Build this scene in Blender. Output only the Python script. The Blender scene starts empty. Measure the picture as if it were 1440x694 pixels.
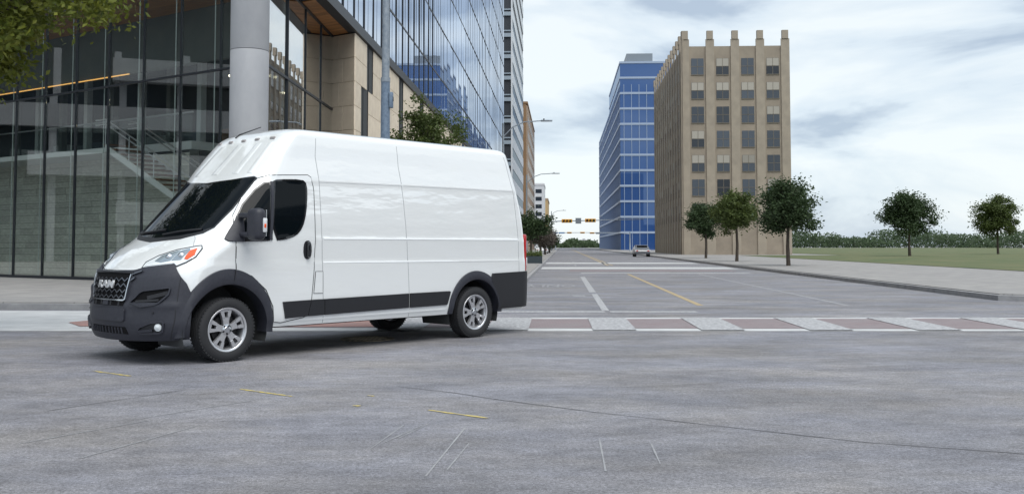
import bpy, bmesh, math, random
import numpy as np
from mathutils import Vector, Matrix
random.seed(7)
SC = bpy.context.scene
COL = SC.collection
R = math.radians

# ------------------------------------------------------------------ camera
F_PX, CAM_H, HZ = 1396.0, 1.323, 345.0
TILT = math.atan(69 / F_PX)
cam_d = bpy.data.cameras.new('camera')
cam = bpy.data.objects.new('camera', cam_d); COL.objects.link(cam)
cam.location = (0, 0, CAM_H)
cam.rotation_euler = (R(90) + TILT, 0, 0)
cam_d.sensor_fit = 'HORIZONTAL'; cam_d.sensor_width = 36
cam_d.lens = 36 * F_PX / 1440
cam_d.shift_x = 0.0
cam_d.shift_y = -(347 - (HZ - 69)) / 1440
cam_d.clip_start = 0.1; cam_d.clip_end = 5000
SC.camera = cam

# ------------------------------------------------------------------ sky, sun, exposure
SUN_EL, SUN_AZ = 60, 152          # azimuth measured clockwise from +Y (the view direction)
world = bpy.data.worlds.new('World'); SC.world = world; world.use_nodes = True
wn, wl = world.node_tree.nodes, world.node_tree.links
wn.clear()
wo = wn.new('ShaderNodeOutputWorld'); bg = wn.new('ShaderNodeBackground'); bg.inputs[1].default_value = 0.12
sky = wn.new('ShaderNodeTexSky'); sky.sky_type = 'NISHITA'; sky.sun_disc = False
sky.sun_elevation = R(SUN_EL); sky.sun_rotation = R(SUN_AZ)
tc = wn.new('ShaderNodeTexCoord')
mp = wn.new('ShaderNodeMapping'); mp.inputs['Scale'].default_value = (1.0, 1.0, 3.4); mp.inputs['Location'].default_value = (.35, .2, .1)
n1 = wn.new('ShaderNodeTexNoise'); n1.inputs['Scale'].default_value = 3.4; n1.inputs['Detail'].default_value = 7; n1.inputs['Roughness'].default_value = .52; n1.inputs['Distortion'].default_value = .35
cr = wn.new('ShaderNodeValToRGB')
e = cr.color_ramp.elements
e[0].position = .40; e[0].color = (.45, .54, .65, 1); e[1].position = .57; e[1].color = (.86, .92, .94, 1)
m_ = cr.color_ramp.elements.new(.48); m_.color = (.71, .80, .87, 1)
sc_ = wn.new('ShaderNodeVectorMath'); sc_.operation = 'SCALE'; sc_.inputs['Scale'].default_value = 6.7
mx = wn.new('ShaderNodeMixRGB'); mx.inputs[0].default_value = .90
wl.new(tc.outputs['Generated'], mp.inputs[0]); wl.new(mp.outputs[0], n1.inputs['Vector']); wl.new(n1.outputs[0], cr.inputs[0])
wl.new(cr.outputs[0], sc_.inputs[0]); wl.new(sky.outputs[0], mx.inputs[1]); wl.new(sc_.outputs[0], mx.inputs[2])
wl.new(mx.outputs[0], bg.inputs[0]); wl.new(bg.outputs[0], wo.inputs[0])
sun_d = bpy.data.lights.new('sun', 'SUN'); sun_d.energy = 2.0; sun_d.angle = R(50); sun_d.color = (1, .97, .92)
sun = bpy.data.objects.new('sun', sun_d); COL.objects.link(sun)
_sd = Vector((math.sin(R(SUN_AZ)) * math.cos(R(SUN_EL)), math.cos(R(SUN_AZ)) * math.cos(R(SUN_EL)), math.sin(R(SUN_EL))))
sun.rotation_euler = _sd.to_track_quat('Z', 'Y').to_euler()
sun.location = (0, 0, 60)
SC.view_settings.view_transform = 'Standard'; SC.view_settings.look = 'None'
SC.view_settings.exposure = 0.45; SC.view_settings.gamma = 1
SC.render.engine = 'CYCLES'
SC.cycles.max_bounces = 8; SC.cycles.transparent_max_bounces = 12
SC.cycles.caustics_reflective = False; SC.cycles.caustics_refractive = False

# ------------------------------------------------------------------ materials
MATS = {}
def mat(name, col, rough=.5, metal=0., spec=.5, coat=0., col2=None, nscale=4., stretch=(1, 1, 1), mixlo=.35, mixhi=.65,
        bump=0., bscale=40., rnd=0., emit=None, estr=0., rough2=None, detail=5, bdist=.02):
    if name in MATS: return MATS[name]
    m = bpy.data.materials.new(name); m.use_nodes = True; MATS[name] = m
    N, L = m.node_tree.nodes, m.node_tree.links
    b = N['Principled BSDF']
    b.inputs['Base Color'].default_value = (*col, 1); b.inputs['Roughness'].default_value = rough
    b.inputs['Metallic'].default_value = metal; b.inputs['Specular IOR Level'].default_value = spec
    b.inputs['Coat Weight'].default_value = coat; b.inputs['Coat Roughness'].default_value = .03
    if emit: b.inputs['Emission Color'].default_value = (*emit, 1); b.inputs['Emission Strength'].default_value = estr
    src = None
    if col2 or bump or rough2 is not None:
        t = N.new('ShaderNodeTexCoord'); mpn = N.new('ShaderNodeMapping'); mpn.inputs['Scale'].default_value = stretch
        L.new(t.outputs['Object'], mpn.inputs[0])
    if col2 or rough2 is not None:
        nz = N.new('ShaderNodeTexNoise'); nz.inputs['Scale'].default_value = nscale; nz.inputs['Detail'].default_value = detail; nz.inputs['Roughness'].default_value = .6
        L.new(mpn.outputs[0], nz.inputs['Vector'])
        mr = N.new('ShaderNodeMapRange'); mr.inputs[1].default_value = mixlo; mr.inputs[2].default_value = mixhi
        L.new(nz.outputs[0], mr.inputs[0])
        if col2:
            mc = N.new('ShaderNodeMixRGB'); mc.inputs[1].default_value = (*col, 1); mc.inputs[2].default_value = (*col2, 1)
            L.new(mr.outputs[0], mc.inputs[0]); src = mc.outputs[0]
        if rough2 is not None:
            mq = N.new('ShaderNodeMapRange'); mq.inputs[3].default_value = rough; mq.inputs[4].default_value = rough2
            L.new(mr.outputs[0], mq.inputs[0]); L.new(mq.outputs[0], b.inputs['Roughness'])
    if rnd:
        oi = N.new('ShaderNodeObjectInfo'); hs = N.new('ShaderNodeHueSaturation')
        r2 = N.new('ShaderNodeMapRange'); r2.inputs[3].default_value = 1 - rnd; r2.inputs[4].default_value = 1 + rnd
        L.new(oi.outputs['Random'], r2.inputs[0]); L.new(r2.outputs[0], hs.inputs['Value'])
        if src: L.new(src, hs.inputs['Color'])
        else: hs.inputs['Color'].default_value = (*col, 1)
        src = hs.outputs[0]
    if src: L.new(src, b.inputs['Base Color'])
    if bump:
        bn = N.new('ShaderNodeTexNoise'); bn.inputs['Scale'].default_value = bscale; bn.inputs['Detail'].default_value = 4
        L.new(mpn.outputs[0], bn.inputs['Vector'])
        bu = N.new('ShaderNodeBump'); bu.inputs['Strength'].default_value = bump; bu.inputs['Distance'].default_value = bdist
        L.new(bn.outputs[0], bu.inputs['Height'])
        if coat: L.new(bu.outputs[0], b.inputs['Coat Normal']); L.new(bu.outputs[0], b.inputs['Normal'])
    return m
def glass_mat(name, tint, refl_lo, refl_k, ior=1.5, gcol=(1, 1, 1), rough=.0):
    m = bpy.data.materials.new(name); m.use_nodes = True; MATS[name] = m
    N, L = m.node_tree.nodes, m.node_tree.links; N.clear()
    o = N.new('ShaderNodeOutputMaterial'); mxs = N.new('ShaderNodeMixShader')
    tr = N.new('ShaderNodeBsdfTransparent'); tr.inputs[0].default_value = (*tint, 1)
    gl = N.new('ShaderNodeBsdfGlossy'); gl.inputs[0].default_value = (*gcol, 1); gl.inputs['Roughness'].default_value = rough
    lw = N.new('ShaderNodeLayerWeight'); fr = N.new('ShaderNodeMath'); fr.operation = 'POWER'; fr.inputs[1].default_value = 4.0; L.new(lw.outputs['Facing'], fr.inputs[0])
    ma = N.new('ShaderNodeMath'); ma.operation = 'MULTIPLY_ADD'; ma.use_clamp = True
    ma.inputs[1].default_value = refl_k; ma.inputs[2].default_value = refl_lo
    L.new(fr.outputs[0], ma.inputs[0]); L.new(ma.outputs[0], mxs.inputs[0]); L.new(tr.outputs[0], mxs.inputs[1]); L.new(gl.outputs[0], mxs.inputs[2]); L.new(mxs.outputs[0], o.inputs[0])
    return m

# ------------------------------------------------------------------ mesh helpers
class MB:
    def __init__(s): s.v = []; s.f = []
    def add(s, verts, faces):
        o = len(s.v); s.v += [tuple(v) for v in verts]; s.f += [tuple(i + o for i in f) for f in faces]; return s
    def box(s, lo, hi, mtx=None):
        (a, b, c), (d, e_, f) = lo, hi
        vs = [(a, b, c), (d, b, c), (d, e_, c), (a, e_, c), (a, b, f), (d, b, f), (d, e_, f), (a, e_, f)]
        if mtx is not None: vs = [tuple(mtx @ Vector(v)) for v in vs]
        return s.add(vs, [(3, 2, 1, 0), (4, 5, 6, 7), (0, 1, 5, 4), (1, 2, 6, 5), (2, 3, 7, 6), (3, 0, 4, 7)])
    def prism(s, poly, z0, z1):          # poly: CCW list of (x, y)
        n = len(poly)
        vs = [(x, y, z0) for x, y in poly] + [(x, y, z1) for x, y in poly]
        fs = [tuple(range(n - 1, -1, -1)), tuple(range(n, 2 * n))] + [(i, (i + 1) % n, n + (i + 1) % n, n + i) for i in range(n)]
        return s.add(vs, fs)
    def tube(s, path, rad, n=8):
        path = [Vector(p) for p in path]; rads = rad if isinstance(rad, (list, tuple)) else [rad] * len(path)
        rings = []
        for i, p in enumerate(path):
            t = (path[min(i + 1, len(path) - 1)] - path[max(i - 1, 0)]).normalized()
            u = t.orthogonal().normalized() if i == 0 else (u - t * u.dot(t)).normalized()
            w = t.cross(u)
            rings.append([p + (u * math.cos(2 * math.pi * k / n) + w * math.sin(2 * math.pi * k / n)) * rads[i] for k in range(n)])
        vs = [q for r in rings for q in r]; fs = []
        for i in range(len(rings) - 1):
            for k in range(n):
                k2 = (k + 1) % n; fs.append((i * n + k, i * n + k2, (i + 1) * n + k2, (i + 1) * n + k))
        fs.append(tuple(range(n - 1, -1, -1))); m = (len(rings) - 1) * n; fs.append(tuple(range(m, m + n)))
        return s.add(vs, fs)
    def lathe(s, prof, n=40, axis='z', close=False):   # prof: (radius, height)
        vs = []; fs = []
        for r, h in prof:
            for k in range(n):
                a = 2 * math.pi * k / n; c, q = r * math.cos(a), r * math.sin(a)
                vs.append((c, q, h) if axis == 'z' else (c, h, q))
        m = len(prof)
        for i in range(m if close else m - 1):
            j = (i + 1) % m
            for k in range(n):
                k2 = (k + 1) % n; fs.append((i * n + k, i * n + k2, j * n + k2, j * n + k))
        return s.add(vs, fs)
    def mesh(s, name='mesh'):
        me = bpy.data.meshes.new(name); me.from_pydata(s.v, [], s.f); me.update()
        bm = bmesh.new(); bm.from_mesh(me); bmesh.ops.recalc_face_normals(bm, faces=bm.faces); bm.to_mesh(me); bm.free()
        return me
    def build(s, name, material, parent=None, smooth=None, loc=None, rz=0):
        return link(name, s.mesh(name), material, parent, smooth, loc, rz)
def link(name, me, material=None, parent=None, smooth=None, loc=None, rz=0):
    if material is not None and not me.materials: me.materials.append(material)
    if smooth:
        me.shade_smooth()
        if smooth < 179: me.set_sharp_from_angle(angle=R(smooth))
    o = bpy.data.objects.new(name, me); COL.objects.link(o)
    if parent: o.parent = parent
    if loc is not None: o.location = loc
    if rz: o.rotation_euler = (0, 0, rz)
    return o
def empty(name, loc=(0, 0, 0), rz=0, parent=None):
    o = bpy.data.objects.new(name, None); COL.objects.link(o); o.location = loc; o.rotation_euler = (0, 0, rz)
    o.empty_display_size = .2
    if parent: o.parent = parent
    return o
def tag(o, label=None, cat=None, group=None, kind=None):
    if label: o['label'] = label
    if cat: o['category'] = cat
    if group: o['group'] = group
    if kind: o['kind'] = kind
    return o
def rbox(size, bev=.02, seg=3):
    bm = bmesh.new(); bmesh.ops.create_cube(bm, size=1)
    for v in bm.verts: v.co = Vector((v.co.x * size[0], v.co.y * size[1], v.co.z * size[2]))
    bmesh.ops.bevel(bm, geom=bm.edges[:], offset=bev, segments=seg, affect='EDGES', profile=.5)
    vs = [tuple(v.co) for v in bm.verts]; fs = [tuple(q.index for q in f.verts) for f in bm.faces]; bm.free()
    return vs, fs
def moved(vf, loc=(0, 0, 0), rot=None, taper=None):
    vs, fs = vf; out = []
    for v in vs:
        q = Vector(v)
        if taper: q = Vector(taper(q))
        if rot is not None: q = rot @ q
        out.append(tuple(q + Vector(loc)))
    return out, fs
def text_mesh(body, size, extrude=.0, bold=0.):
    cu = bpy.data.curves.new('lettering', 'FONT'); cu.body = body; cu.size = size; cu.extrude = extrude; cu.offset = bold
    cu.align_x = 'CENTER'; cu.align_y = 'CENTER'
    t = bpy.data.objects.new('lettering', cu); me = bpy.data.meshes.new_from_object(t); bpy.data.objects.remove(t)
    return me
# ------------------------------------------------------------------ palette
M_road = None
def road_material():
    m = bpy.data.materials.new('worn_concrete_road'); m.use_nodes = True
    N, L = m.node_tree.nodes, m.node_tree.links; b = N['Principled BSDF']
    t = N.new('ShaderNodeTexCoord')
    def noise(scale, stretch=(1, 1, 1), rot=0, detail=5, rough=.6):
        mp_ = N.new('ShaderNodeMapping'); mp_.inputs['Scale'].default_value = stretch; mp_.inputs['Rotation'].default_value = (0, 0, rot)
        L.new(t.outputs['Object'], mp_.inputs[0]); n = N.new('ShaderNodeTexNoise')
        n.inputs['Scale'].default_value = scale; n.inputs['Detail'].default_value = detail; n.inputs['Roughness'].default_value = rough
        L.new(mp_.outputs[0], n.inputs['Vector']); return n.outputs[0]
    def ramp(src, lo, hi, a, c):
        r = N.new('ShaderNodeMapRange'); r.inputs[1].default_value = lo; r.inputs[2].default_value = hi; r.inputs[3].default_value = a; r.inputs[4].default_value = c
        L.new(src, r.inputs[0]); return r.outputs[0]
    def mul(a, c):
        q = N.new('ShaderNodeMath'); q.operation = 'MULTIPLY'; L.new(a, q.inputs[0]); L.new(c, q.inputs[1]); return q.outputs[0]
    v = ramp(noise(.22, (1, 1.6, 1), .3), .35, .68, .84, 1.12)
    v = mul(v, ramp(noise(1.1, (.6, 1.3, 1), -.25, 7, .65), .36, .64, .76, 1.14))
    v = mul(v, ramp(noise(7., (.8, 1.2, 1), -.18, 8, .72), .36, .64, .80, 1.14))
    v = mul(v, ramp(noise(42, (1, 1, 1), -.1, 6, .8), .36, .64, .50, 1.36))
    v = mul(v, ramp(noise(120, (1, 1, 1), 0, 3, .8), .34, .66, .55, 1.42))
    # sparse dark flecks and pale grit
    v = mul(v, ramp(noise(21, (.5, 2.2, 1), -.15, 4, .7), .31, .38, .58, 1.0))
    v = mul(v, ramp(noise(55, (1, 1, 1), .5, 2, .6), .68, .74, 1.0, 1.45))
    hue = N.new('ShaderNodeMixRGB'); hue.inputs[1].default_value = (.240, .243, .276, 1); hue.inputs[2].default_value = (.262, .252, .255, 1)
    L.new(ramp(noise(.5, (1, 1.5, 1), .6), .4, .65, 0, 1), hue.inputs[0])
    sc2 = N.new('ShaderNodeVectorMath'); sc2.operation = 'SCALE'; L.new(hue.outputs[0], sc2.inputs[0]); L.new(v, sc2.inputs['Scale'])
    L.new(sc2.outputs[0], b.inputs['Base Color'])
    L.new(ramp(noise(1.2, (.4, 1.5, 1), -.2), .35, .65, .62, .86), b.inputs['Roughness'])
    b.inputs['Specular IOR Level'].default_value = .4
    bu = N.new('ShaderNodeBump'); bu.inputs['Strength'].default_value = .8; bu.inputs['Distance'].default_value = .008
    L.new(noise(75, (1, 1, 1), 0, 5, .7), bu.inputs['Height']); L.new(bu.outputs[0], b.inputs['Normal'])
    return m
def brick_material(name, c1, c2, mortar, scale, wear=.35, msize=.018, offset=.5, wearcol=(.24, .24, .25), row=.25):
    m = bpy.data.materials.new(name); m.use_nodes = True
    N, L = m.node_tree.nodes, m.node_tree.links; b = N['Principled BSDF']
    t = N.new('ShaderNodeTexCoord'); br = N.new('ShaderNodeTexBrick'); br.inputs['Scale'].default_value = scale
    br.inputs['Color1'].default_value = (*c1, 1); br.inputs['Color2'].default_value = (*c2, 1); br.inputs['Mortar'].default_value = (*mortar, 1)
    br.inputs['Mortar Size'].default_value = msize; br.offset = offset; br.inputs['Row Height'].default_value = row; br.inputs['Mortar Smooth'].default_value = .3
    L.new(t.outputs['Object'], br.inputs['Vector'])
    n = N.new('ShaderNodeTexNoise'); n.inputs['Scale'].default_value = 1.7; n.inputs['Detail'].default_value = 6; L.new(t.outputs['Object'], n.inputs['Vector'])
    mr = N.new('ShaderNodeMapRange'); mr.inputs[1].default_value = .35; mr.inputs[2].default_value = .7; mr.inputs[3].default_value = 0; mr.inputs[4].default_value = wear; L.new(n.outputs[0], mr.inputs[0])
    mc = N.new('ShaderNodeMixRGB'); L.new(mr.outputs[0], mc.inputs[0]); L.new(br.outputs[0], mc.inputs[1]); mc.inputs[2].default_value = (*wearcol, 1)
    L.new(mc.outputs[0], b.inputs['Base Color']); b.inputs['Roughness'].default_value = .85
    return m
def paint_material(name, col, wear=.5, under=(.22, .22, .235)):
    m = bpy.data.materials.new(name); m.use_nodes = True
    N, L = m.node_tree.nodes, m.node_tree.links; b = N['Principled BSDF']
    t = N.new('ShaderNodeTexCoord'); n = N.new('ShaderNodeTexNoise'); n.inputs['Scale'].default_value = 14; n.inputs['Detail'].default_value = 8; n.inputs['Roughness'].default_value = .75
    L.new(t.outputs['Object'], n.inputs['Vector'])
    mr = N.new('ShaderNodeMapRange'); mr.inputs[1].default_value = .5 - wear * .2; mr.inputs[2].default_value = .75 - wear * .2; L.new(n.outputs[0], mr.inputs[0])
    mc = N.new('ShaderNodeMixRGB'); mc.inputs[1].default_value = (*col, 1); mc.inputs[2].default_value = (*under, 1); L.new(mr.outputs[0], mc.inputs[0])
    L.new(mc.outputs[0], b.inputs['Base Color']); b.inputs['Roughness'].default_value = .75
    return m
M_road = road_material()
M_walk = brick_material('sidewalk_concrete', (.33, .32, .31), (.30, .292, .288), (.17, .165, .16), .33, .75, .005, 0., (.22, .215, .215), .5)
M_kerb = mat('kerb_concrete', (.34, .34, .345), .8, col2=(.25, .25, .26), nscale=3, bump=.3)
M_apron = mat('pale_concrete_apron', (.56, .57, .58), .8, col2=(.44, .45, .46), nscale=1.6, bump=.3, bscale=50)
M_brick = brick_material('crosswalk_brick', (.40, .20, .17), (.33, .17, .15), (.3, .24, .22), 5.0)
M_brickgrey = brick_material('crosswalk_brick_grey', (.26, .205, .215), (.21, .168, .178), (.16, .14, .145), 5.0)
M_white = paint_material('white_road_paint', (.56, .57, .585), .75)
M_worn = paint_material('worn_white_road_paint', (.46, .47, .49), 1.0)
M_yellow = paint_material('yellow_survey_paint', (.74, .57, .06), .7)
M_yelfar = paint_material('yellow_lane_paint', (.50, .36, .14), .5)
M_crack = mat('dark_crack_filler', (.10, .10, .11), .9, col2=(.2, .2, .215), nscale=6)
M_scratch = mat('pale_scrape', (.32, .33, .345), .8, col2=(.25, .25, .265), nscale=9)
M_stone = mat('limestone_panel', (.78, .67, .53), .75, col2=(.68, .575, .45), nscale=2.2, bump=.12, bscale=18, rnd=.05)
M_trav = mat('travertine_course', (.62, .61, .55), .6, col2=(.42, .41, .37), nscale=3, stretch=(1, 1, 9), bump=.15, rnd=.14)
M_wood = mat('cedar_plank', (.55, .255, .09), .5, col2=(.38, .165, .06), nscale=2.0, stretch=(.6, 6, 6), rnd=.22)
M_conc = mat('column_concrete', (.40, .41, .43), .75, col2=(.33, .34, .365), nscale=1.1, stretch=(1, 1, .5), bump=.10, bscale=14)
M_frame = mat('dark_mullion', (.022, .026, .033), .45, .3)
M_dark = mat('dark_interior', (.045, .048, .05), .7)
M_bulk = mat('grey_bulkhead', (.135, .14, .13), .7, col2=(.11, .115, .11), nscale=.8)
M_white_in = mat('white_plaster', (.62, .63, .64), .6)
M_steel = mat('brushed_steel', (.55, .56, .58), .35, .9)
M_galv = mat('galvanised_steel', (.30, .34, .38), .55, .35, col2=(.20, .24, .29), nscale=9, bump=.2, bscale=60)
M_galvblue = mat('weathered_blue_steel', (.19, .25, .33), .6, .25, col2=(.12, .17, .24), nscale=12, bump=.35, bscale=70)
M_lobby = glass_mat('lobby_glass', (.91, .945, .93), .10, .8)
M_mirror = glass_mat('street_pane_glass', (.72, .76, .74), .36, 1.0)
M_rail_glass = glass_mat('balustrade_glass', (.90, .94, .92), .05, .7)
def tower_glass(name, dark, lo, k, tint):
    m = bpy.data.materials.new(name); m.use_nodes = True
    N, L = m.node_tree.nodes, m.node_tree.links; N.clear()
    o = N.new('ShaderNodeOutputMaterial'); mxs = N.new('ShaderNodeMixShader')
    d = N.new('ShaderNodeBsdfDiffuse'); d.inputs[0].default_value = (*dark, 1)
    g = N.new('ShaderNodeBsdfGlossy'); g.inputs[0].default_value = (*tint, 1); g.inputs['Roughness'].default_value = .015
    lw = N.new('ShaderNodeLayerWeight'); fr = N.new('ShaderNodeMath'); fr.operation = 'POWER'; fr.inputs[1].default_value = 4.0; L.new(lw.outputs['Facing'], fr.inputs[0])
    ma = N.new('ShaderNodeMath'); ma.operation = 'MULTIPLY_ADD'; ma.use_clamp = True; ma.inputs[1].default_value = k; ma.inputs[2].default_value = lo
    L.new(fr.outputs[0], ma.inputs[0]); L.new(ma.outputs[0], mxs.inputs[0]); L.new(d.outputs[0], mxs.inputs[1]); L.new(g.outputs[0], mxs.inputs[2]); L.new(mxs.outputs[0], o.inputs[0])
    return m
M_tower = tower_glass('reflective_tower_glass', (.05, .07, .11), .52, .5, (.84, .90, 1.0))
M_slotglass = tower_glass('dark_slot_glass', (.02, .03, .05), .06, .35, (.7, .8, 1))
M_winfar = mat('far_window_glass', (.025, .035, .05), .12, spec=.6)

# ------------------------------------------------------------------ ground, road, pavements
SL = .0504                                    # the street runs away slightly to the side of +Y
def street(x0, y): return x0 + SL * y
g = MB(); g.add([(-900, -300, 0), (900, -300, 0), (900, 2600, 0), (-900, 2600, 0)], [(0, 1, 2, 3)])
tag(g.build('road', M_road), 'grey worn concrete road filling the intersection', kind='structure')

KX, KRX = -1.25, 10.5                          # kerb lines at y = 0, extended
def kerb_outline(inset=0.):
    pts = []
    cx, cy, r = street(KX, 22.6) - 2.6, 22.9, 2.6 - inset     # rounded corner
    pts.append((-60, cy - r + 3.2)); pts.append((-14, cy - r + .5)); pts.append((cx - 2, cy - r))
    for k in range(9):
        a = R(-90 + 90 * k / 8); pts.append((cx + r * math.cos(a), cy + r * math.sin(a)))
    pts.append((street(KX - inset, 520), 520)); pts.append((-60, 520))
    return pts
kb = MB(); kb.prism(kerb_outline(0), -.05, .125)
tag(kb.build('kerb', M_kerb), kind='structure')
sw = MB(); sw.prism(kerb_outline(.16), 0, .150)
tag(sw.build('sidewalk', M_walk), kind='structure')
rp = [(street(KRX, 24), 24), (street(KRX, 520), 520), (240, 520), (240, 22), (street(KRX, 22) + 3, 22)]
kb = MB(); kb.prism(rp, -.05, .125); tag(kb.build('kerb', M_kerb), kind='structure')
rp2 = [(street(KRX + .16, 24.3), 24.3), (street(KRX + .16, 520), 520), (240, 520), (240, 22.2), (street(KRX, 22) + 3.2, 22.2)]
sw = MB(); sw.prism(rp2, 0, .150); tag(sw.build('sidewalk', M_walk), kind='structure')

def sheet(name, poly, z, m, label=None, parent=None, kind='structure'):
    q = MB(); q.add([(x, y, z) for x, y in poly], [tuple(range(len(poly)))])
    o = q.build(name, m, parent)
    if kind and not parent: tag(o, label, kind=kind)
    return o
# pale concrete apron at the corner and the brick crosswalk
sheet('crossing_apron', [(-40, 17.2), (-9, 15.45), (16, 15.45), (16, 18.25), (-3, 18.35), (-4.6, 20.1), (-9, 20.2), (-40, 22.6)], .004, M_apron, 'pale concrete apron around the crosswalk')
sheet('brick_crosswalk', [(-6.9, 17.05), (-5.6, 16.1), (14, 15.65), (14, 18.05), (-5.6, 17.9)], .008, M_brickgrey, 'grey red brick crosswalk with white bars')
sheet('brick_crosswalk', [(-7.6, 17.1), (-7.05, 16.28), (-5.7, 16.2), (-2.2, 16.2), (-2.2, 17.75), (-5.7, 17.9), (-7.3, 17.9)], .012, M_brick, 'red brick end of the crosswalk')
bar = MB(); bar.add([(0, 15.5, 0), (.68, 15.5, 0), (.80, 18.2, 0), (.12, 18.2, 0)], [(0, 1, 2, 3)]); bar_me = bar.mesh('crosswalk_bar'); bar_me.materials.append(M_white)
for k in range(-1, 9):
    o = link('crosswalk_bar', bar_me, None, None, loc=(-.43 + 1.69 * k, 0, .016)); tag(o, 'white painted crosswalk bar', kind='structure')
sheet('stop_line', [(-1.0, 19.75), (1.85, 19.75), (1.87, 20.15), (-1.0, 20.15)], .004, M_white)
sheet('stop_line', [(1.95, 19.75), (3.7, 19.75), (3.7, 20.15), (1.97, 20.15)], .004, M_white)
def lane(x0, y0, y1, w, m, z=.004, name='lane_line'):
    sheet(name, [(street(x0 - w / 2, y0), y0), (street(x0 + w / 2, y0), y0), (street(x0 + w / 2, y1), y1), (street(x0 - w / 2, y1), y1)], z, m)
lane(.88, 20.3, 27.2, .15, M_white); lane(.86, 28.2, 42, .19, M_white)
for y0 in range(64, 190, 14): lane(.88, y0, y0 + 5, .13, M_worn)
lane(3.05, 66, 330, .16, M_yelfar); lane(3.35, 66, 330, .12, M_yelfar); lane(3.05, 22, 46, .14, M_yelfar)
lane(6.3, 22, 46, .14, M_worn)
# cross street far off: a stop line, pale gutter bands and a darker crossing
sheet('stop_line', [(street(.9, 47), 47.0), (street(9, 47), 47.0), (street(9, 48), 48.3), (street(.9, 48), 48.3)], .004, M_white)
sheet('gutter_band', [(street(-1.2, 56), 56), (street(10, 56), 56), (street(10, 61), 61), (street(-1.2, 61), 61)], .004, M_apron)
sheet('brick_crosswalk', [(street(.4, 51), 51), (street(9, 51), 51), (street(9, 54), 54), (street(.4, 54), 54)], .004, M_brickgrey)
sheet('gutter_band', [(street(-1.2, 72), 72), (street(10, 72), 72), (street(10, 77), 77), (street(-1.2, 77), 77)], .004, M_apron)
# ONLY, written for drivers coming this way, and the two turn arrows around it
me = text_mesh('ONLY', 1.0, 0, .012); me.materials.append(M_worn)
o = link('road_lettering', me, loc=(1.28, 33.0, .005), rz=math.pi - math.atan(SL)); o.scale = (.62, 3.1, 1); tag(o, 'white ONLY lettering painted on the road', kind='structure')
def arrow(y):
    q = MB(); x = street(-.35, y)
    q.add([(x - .75, y - .14, .005), (x + .62, y - .14, .005), (x + .62, y + .14, .005), (x - .75, y + .14, .005)], [(0, 1, 2, 3)])
    q.add([(x + .62, y - .42, .005), (x + .95, y - .42, .005), (x + .95, y + .42, .005), (x + .62, y + .42, .005)], [(0, 1, 2, 3)])
    tag(q.build('turn_arrow', M_worn), 'worn white turn arrow painted on the road', kind='structure')
arrow(26.2); arrow(39.5)
# yellow survey dashes, cracks, scrapes in the foreground
def stripe(name, p, q, w, m, z=.004, label=None):
    p, q = Vector(p), Vector(q); t = (q - p).normalized(); n_ = Vector((-t.y, t.x)) * w / 2
    pts = []; N_ = 9
    for k in range(N_ + 1):
        c = p.lerp(q, k / N_); j = random.uniform(.55, 1.25); pts.append((c + n_ * j, c - n_ * j))
    mb = MB(); mb.add([(a.x, a.y, z) for ab in pts for a in ab], [(2 * k, 2 * k + 1, 2 * k + 3, 2 * k + 2) for k in range(N_)])
    tag(mb.build(name, m), label, kind='structure')
for p, q in (((-2.507, 9.235), (-1.934, 8.795)), ((-.67, 8.065), (-.187, 7.695)), ((-4.42, 10.56), (-3.87, 10.15))):
    stripe('survey_dash', p, q, .042, M_yellow, .004, 'thin yellow survey dash on the road')
for p, q in (((-1.279, 8.84), (-1.212, 8.81)), ((-1.314, 8.30), (-1.255, 8.264))):
    stripe('survey_dash', p, q, .042, M_yellow, .004, 'short yellow survey dot on the road')
for p, q, w in (((-1.08, 9.423), (-.516, 9.009), .014), ((-.516, 9.009), (-.123, 8.62), .018), ((-.123, 8.62), (.673, 7.961), .020), ((.673, 7.961), (2.4, 6.75), .018), ((-3.727, 8.03), (-3.0, 9.2), .012), ((2.4, 6.75), (5.2, 5.6), .018)):
    stripe('road_crack', p, q, w, M_crack, .003)
for p, q in (((-.496, 5.77), (-.34, 7.3)), ((-.383, 5.94), (-.289, 6.72)), ((-.93, 6.5), (-.80, 7.4)), ((-.86, 6.75), (-.66, 7.4)), ((-.78, 6.9), (-.62, 7.45)), ((.55, 5.9), (.60, 6.9)), ((-2.69, 6.26), (-2.3, 7.4)), ((-2.9, 7.6), (-2.2, 8.6)), ((.9, 6.1), (.93, 6.7)), ((-3.3, 6.7), (-2.75, 7.6))):
    stripe('road_scrape', p, q, .012, M_scratch, .003)
# manhole cover under the van
mh = empty('manhole_cover', (-2.05, 14.15, 0)); tag(mh, 'round iron manhole cover on the road in the shade of the van', 'manhole cover')
q = MB(); q.lathe([(0.001, .010), (.30, .010), (.31, .004), (.36, .012), (.38, .012), (.39, .0)], 28); q.build('cover', mat('manhole_iron', (.30, .25, .18), .7, .1, col2=(.10, .09, .08), nscale=22), mh)
q = MB()
for i in range(-4, 5):
    for j in range(-4, 5):
        if i * i + j * j < 17: q.box((i * .062 - .02, j * .062 - .02, .009), (i * .062 + .02, j * .062 + .02, .016))
q.build('tread_studs', mat('manhole_studs', (.36, .30, .22), .65), mh)
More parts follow.
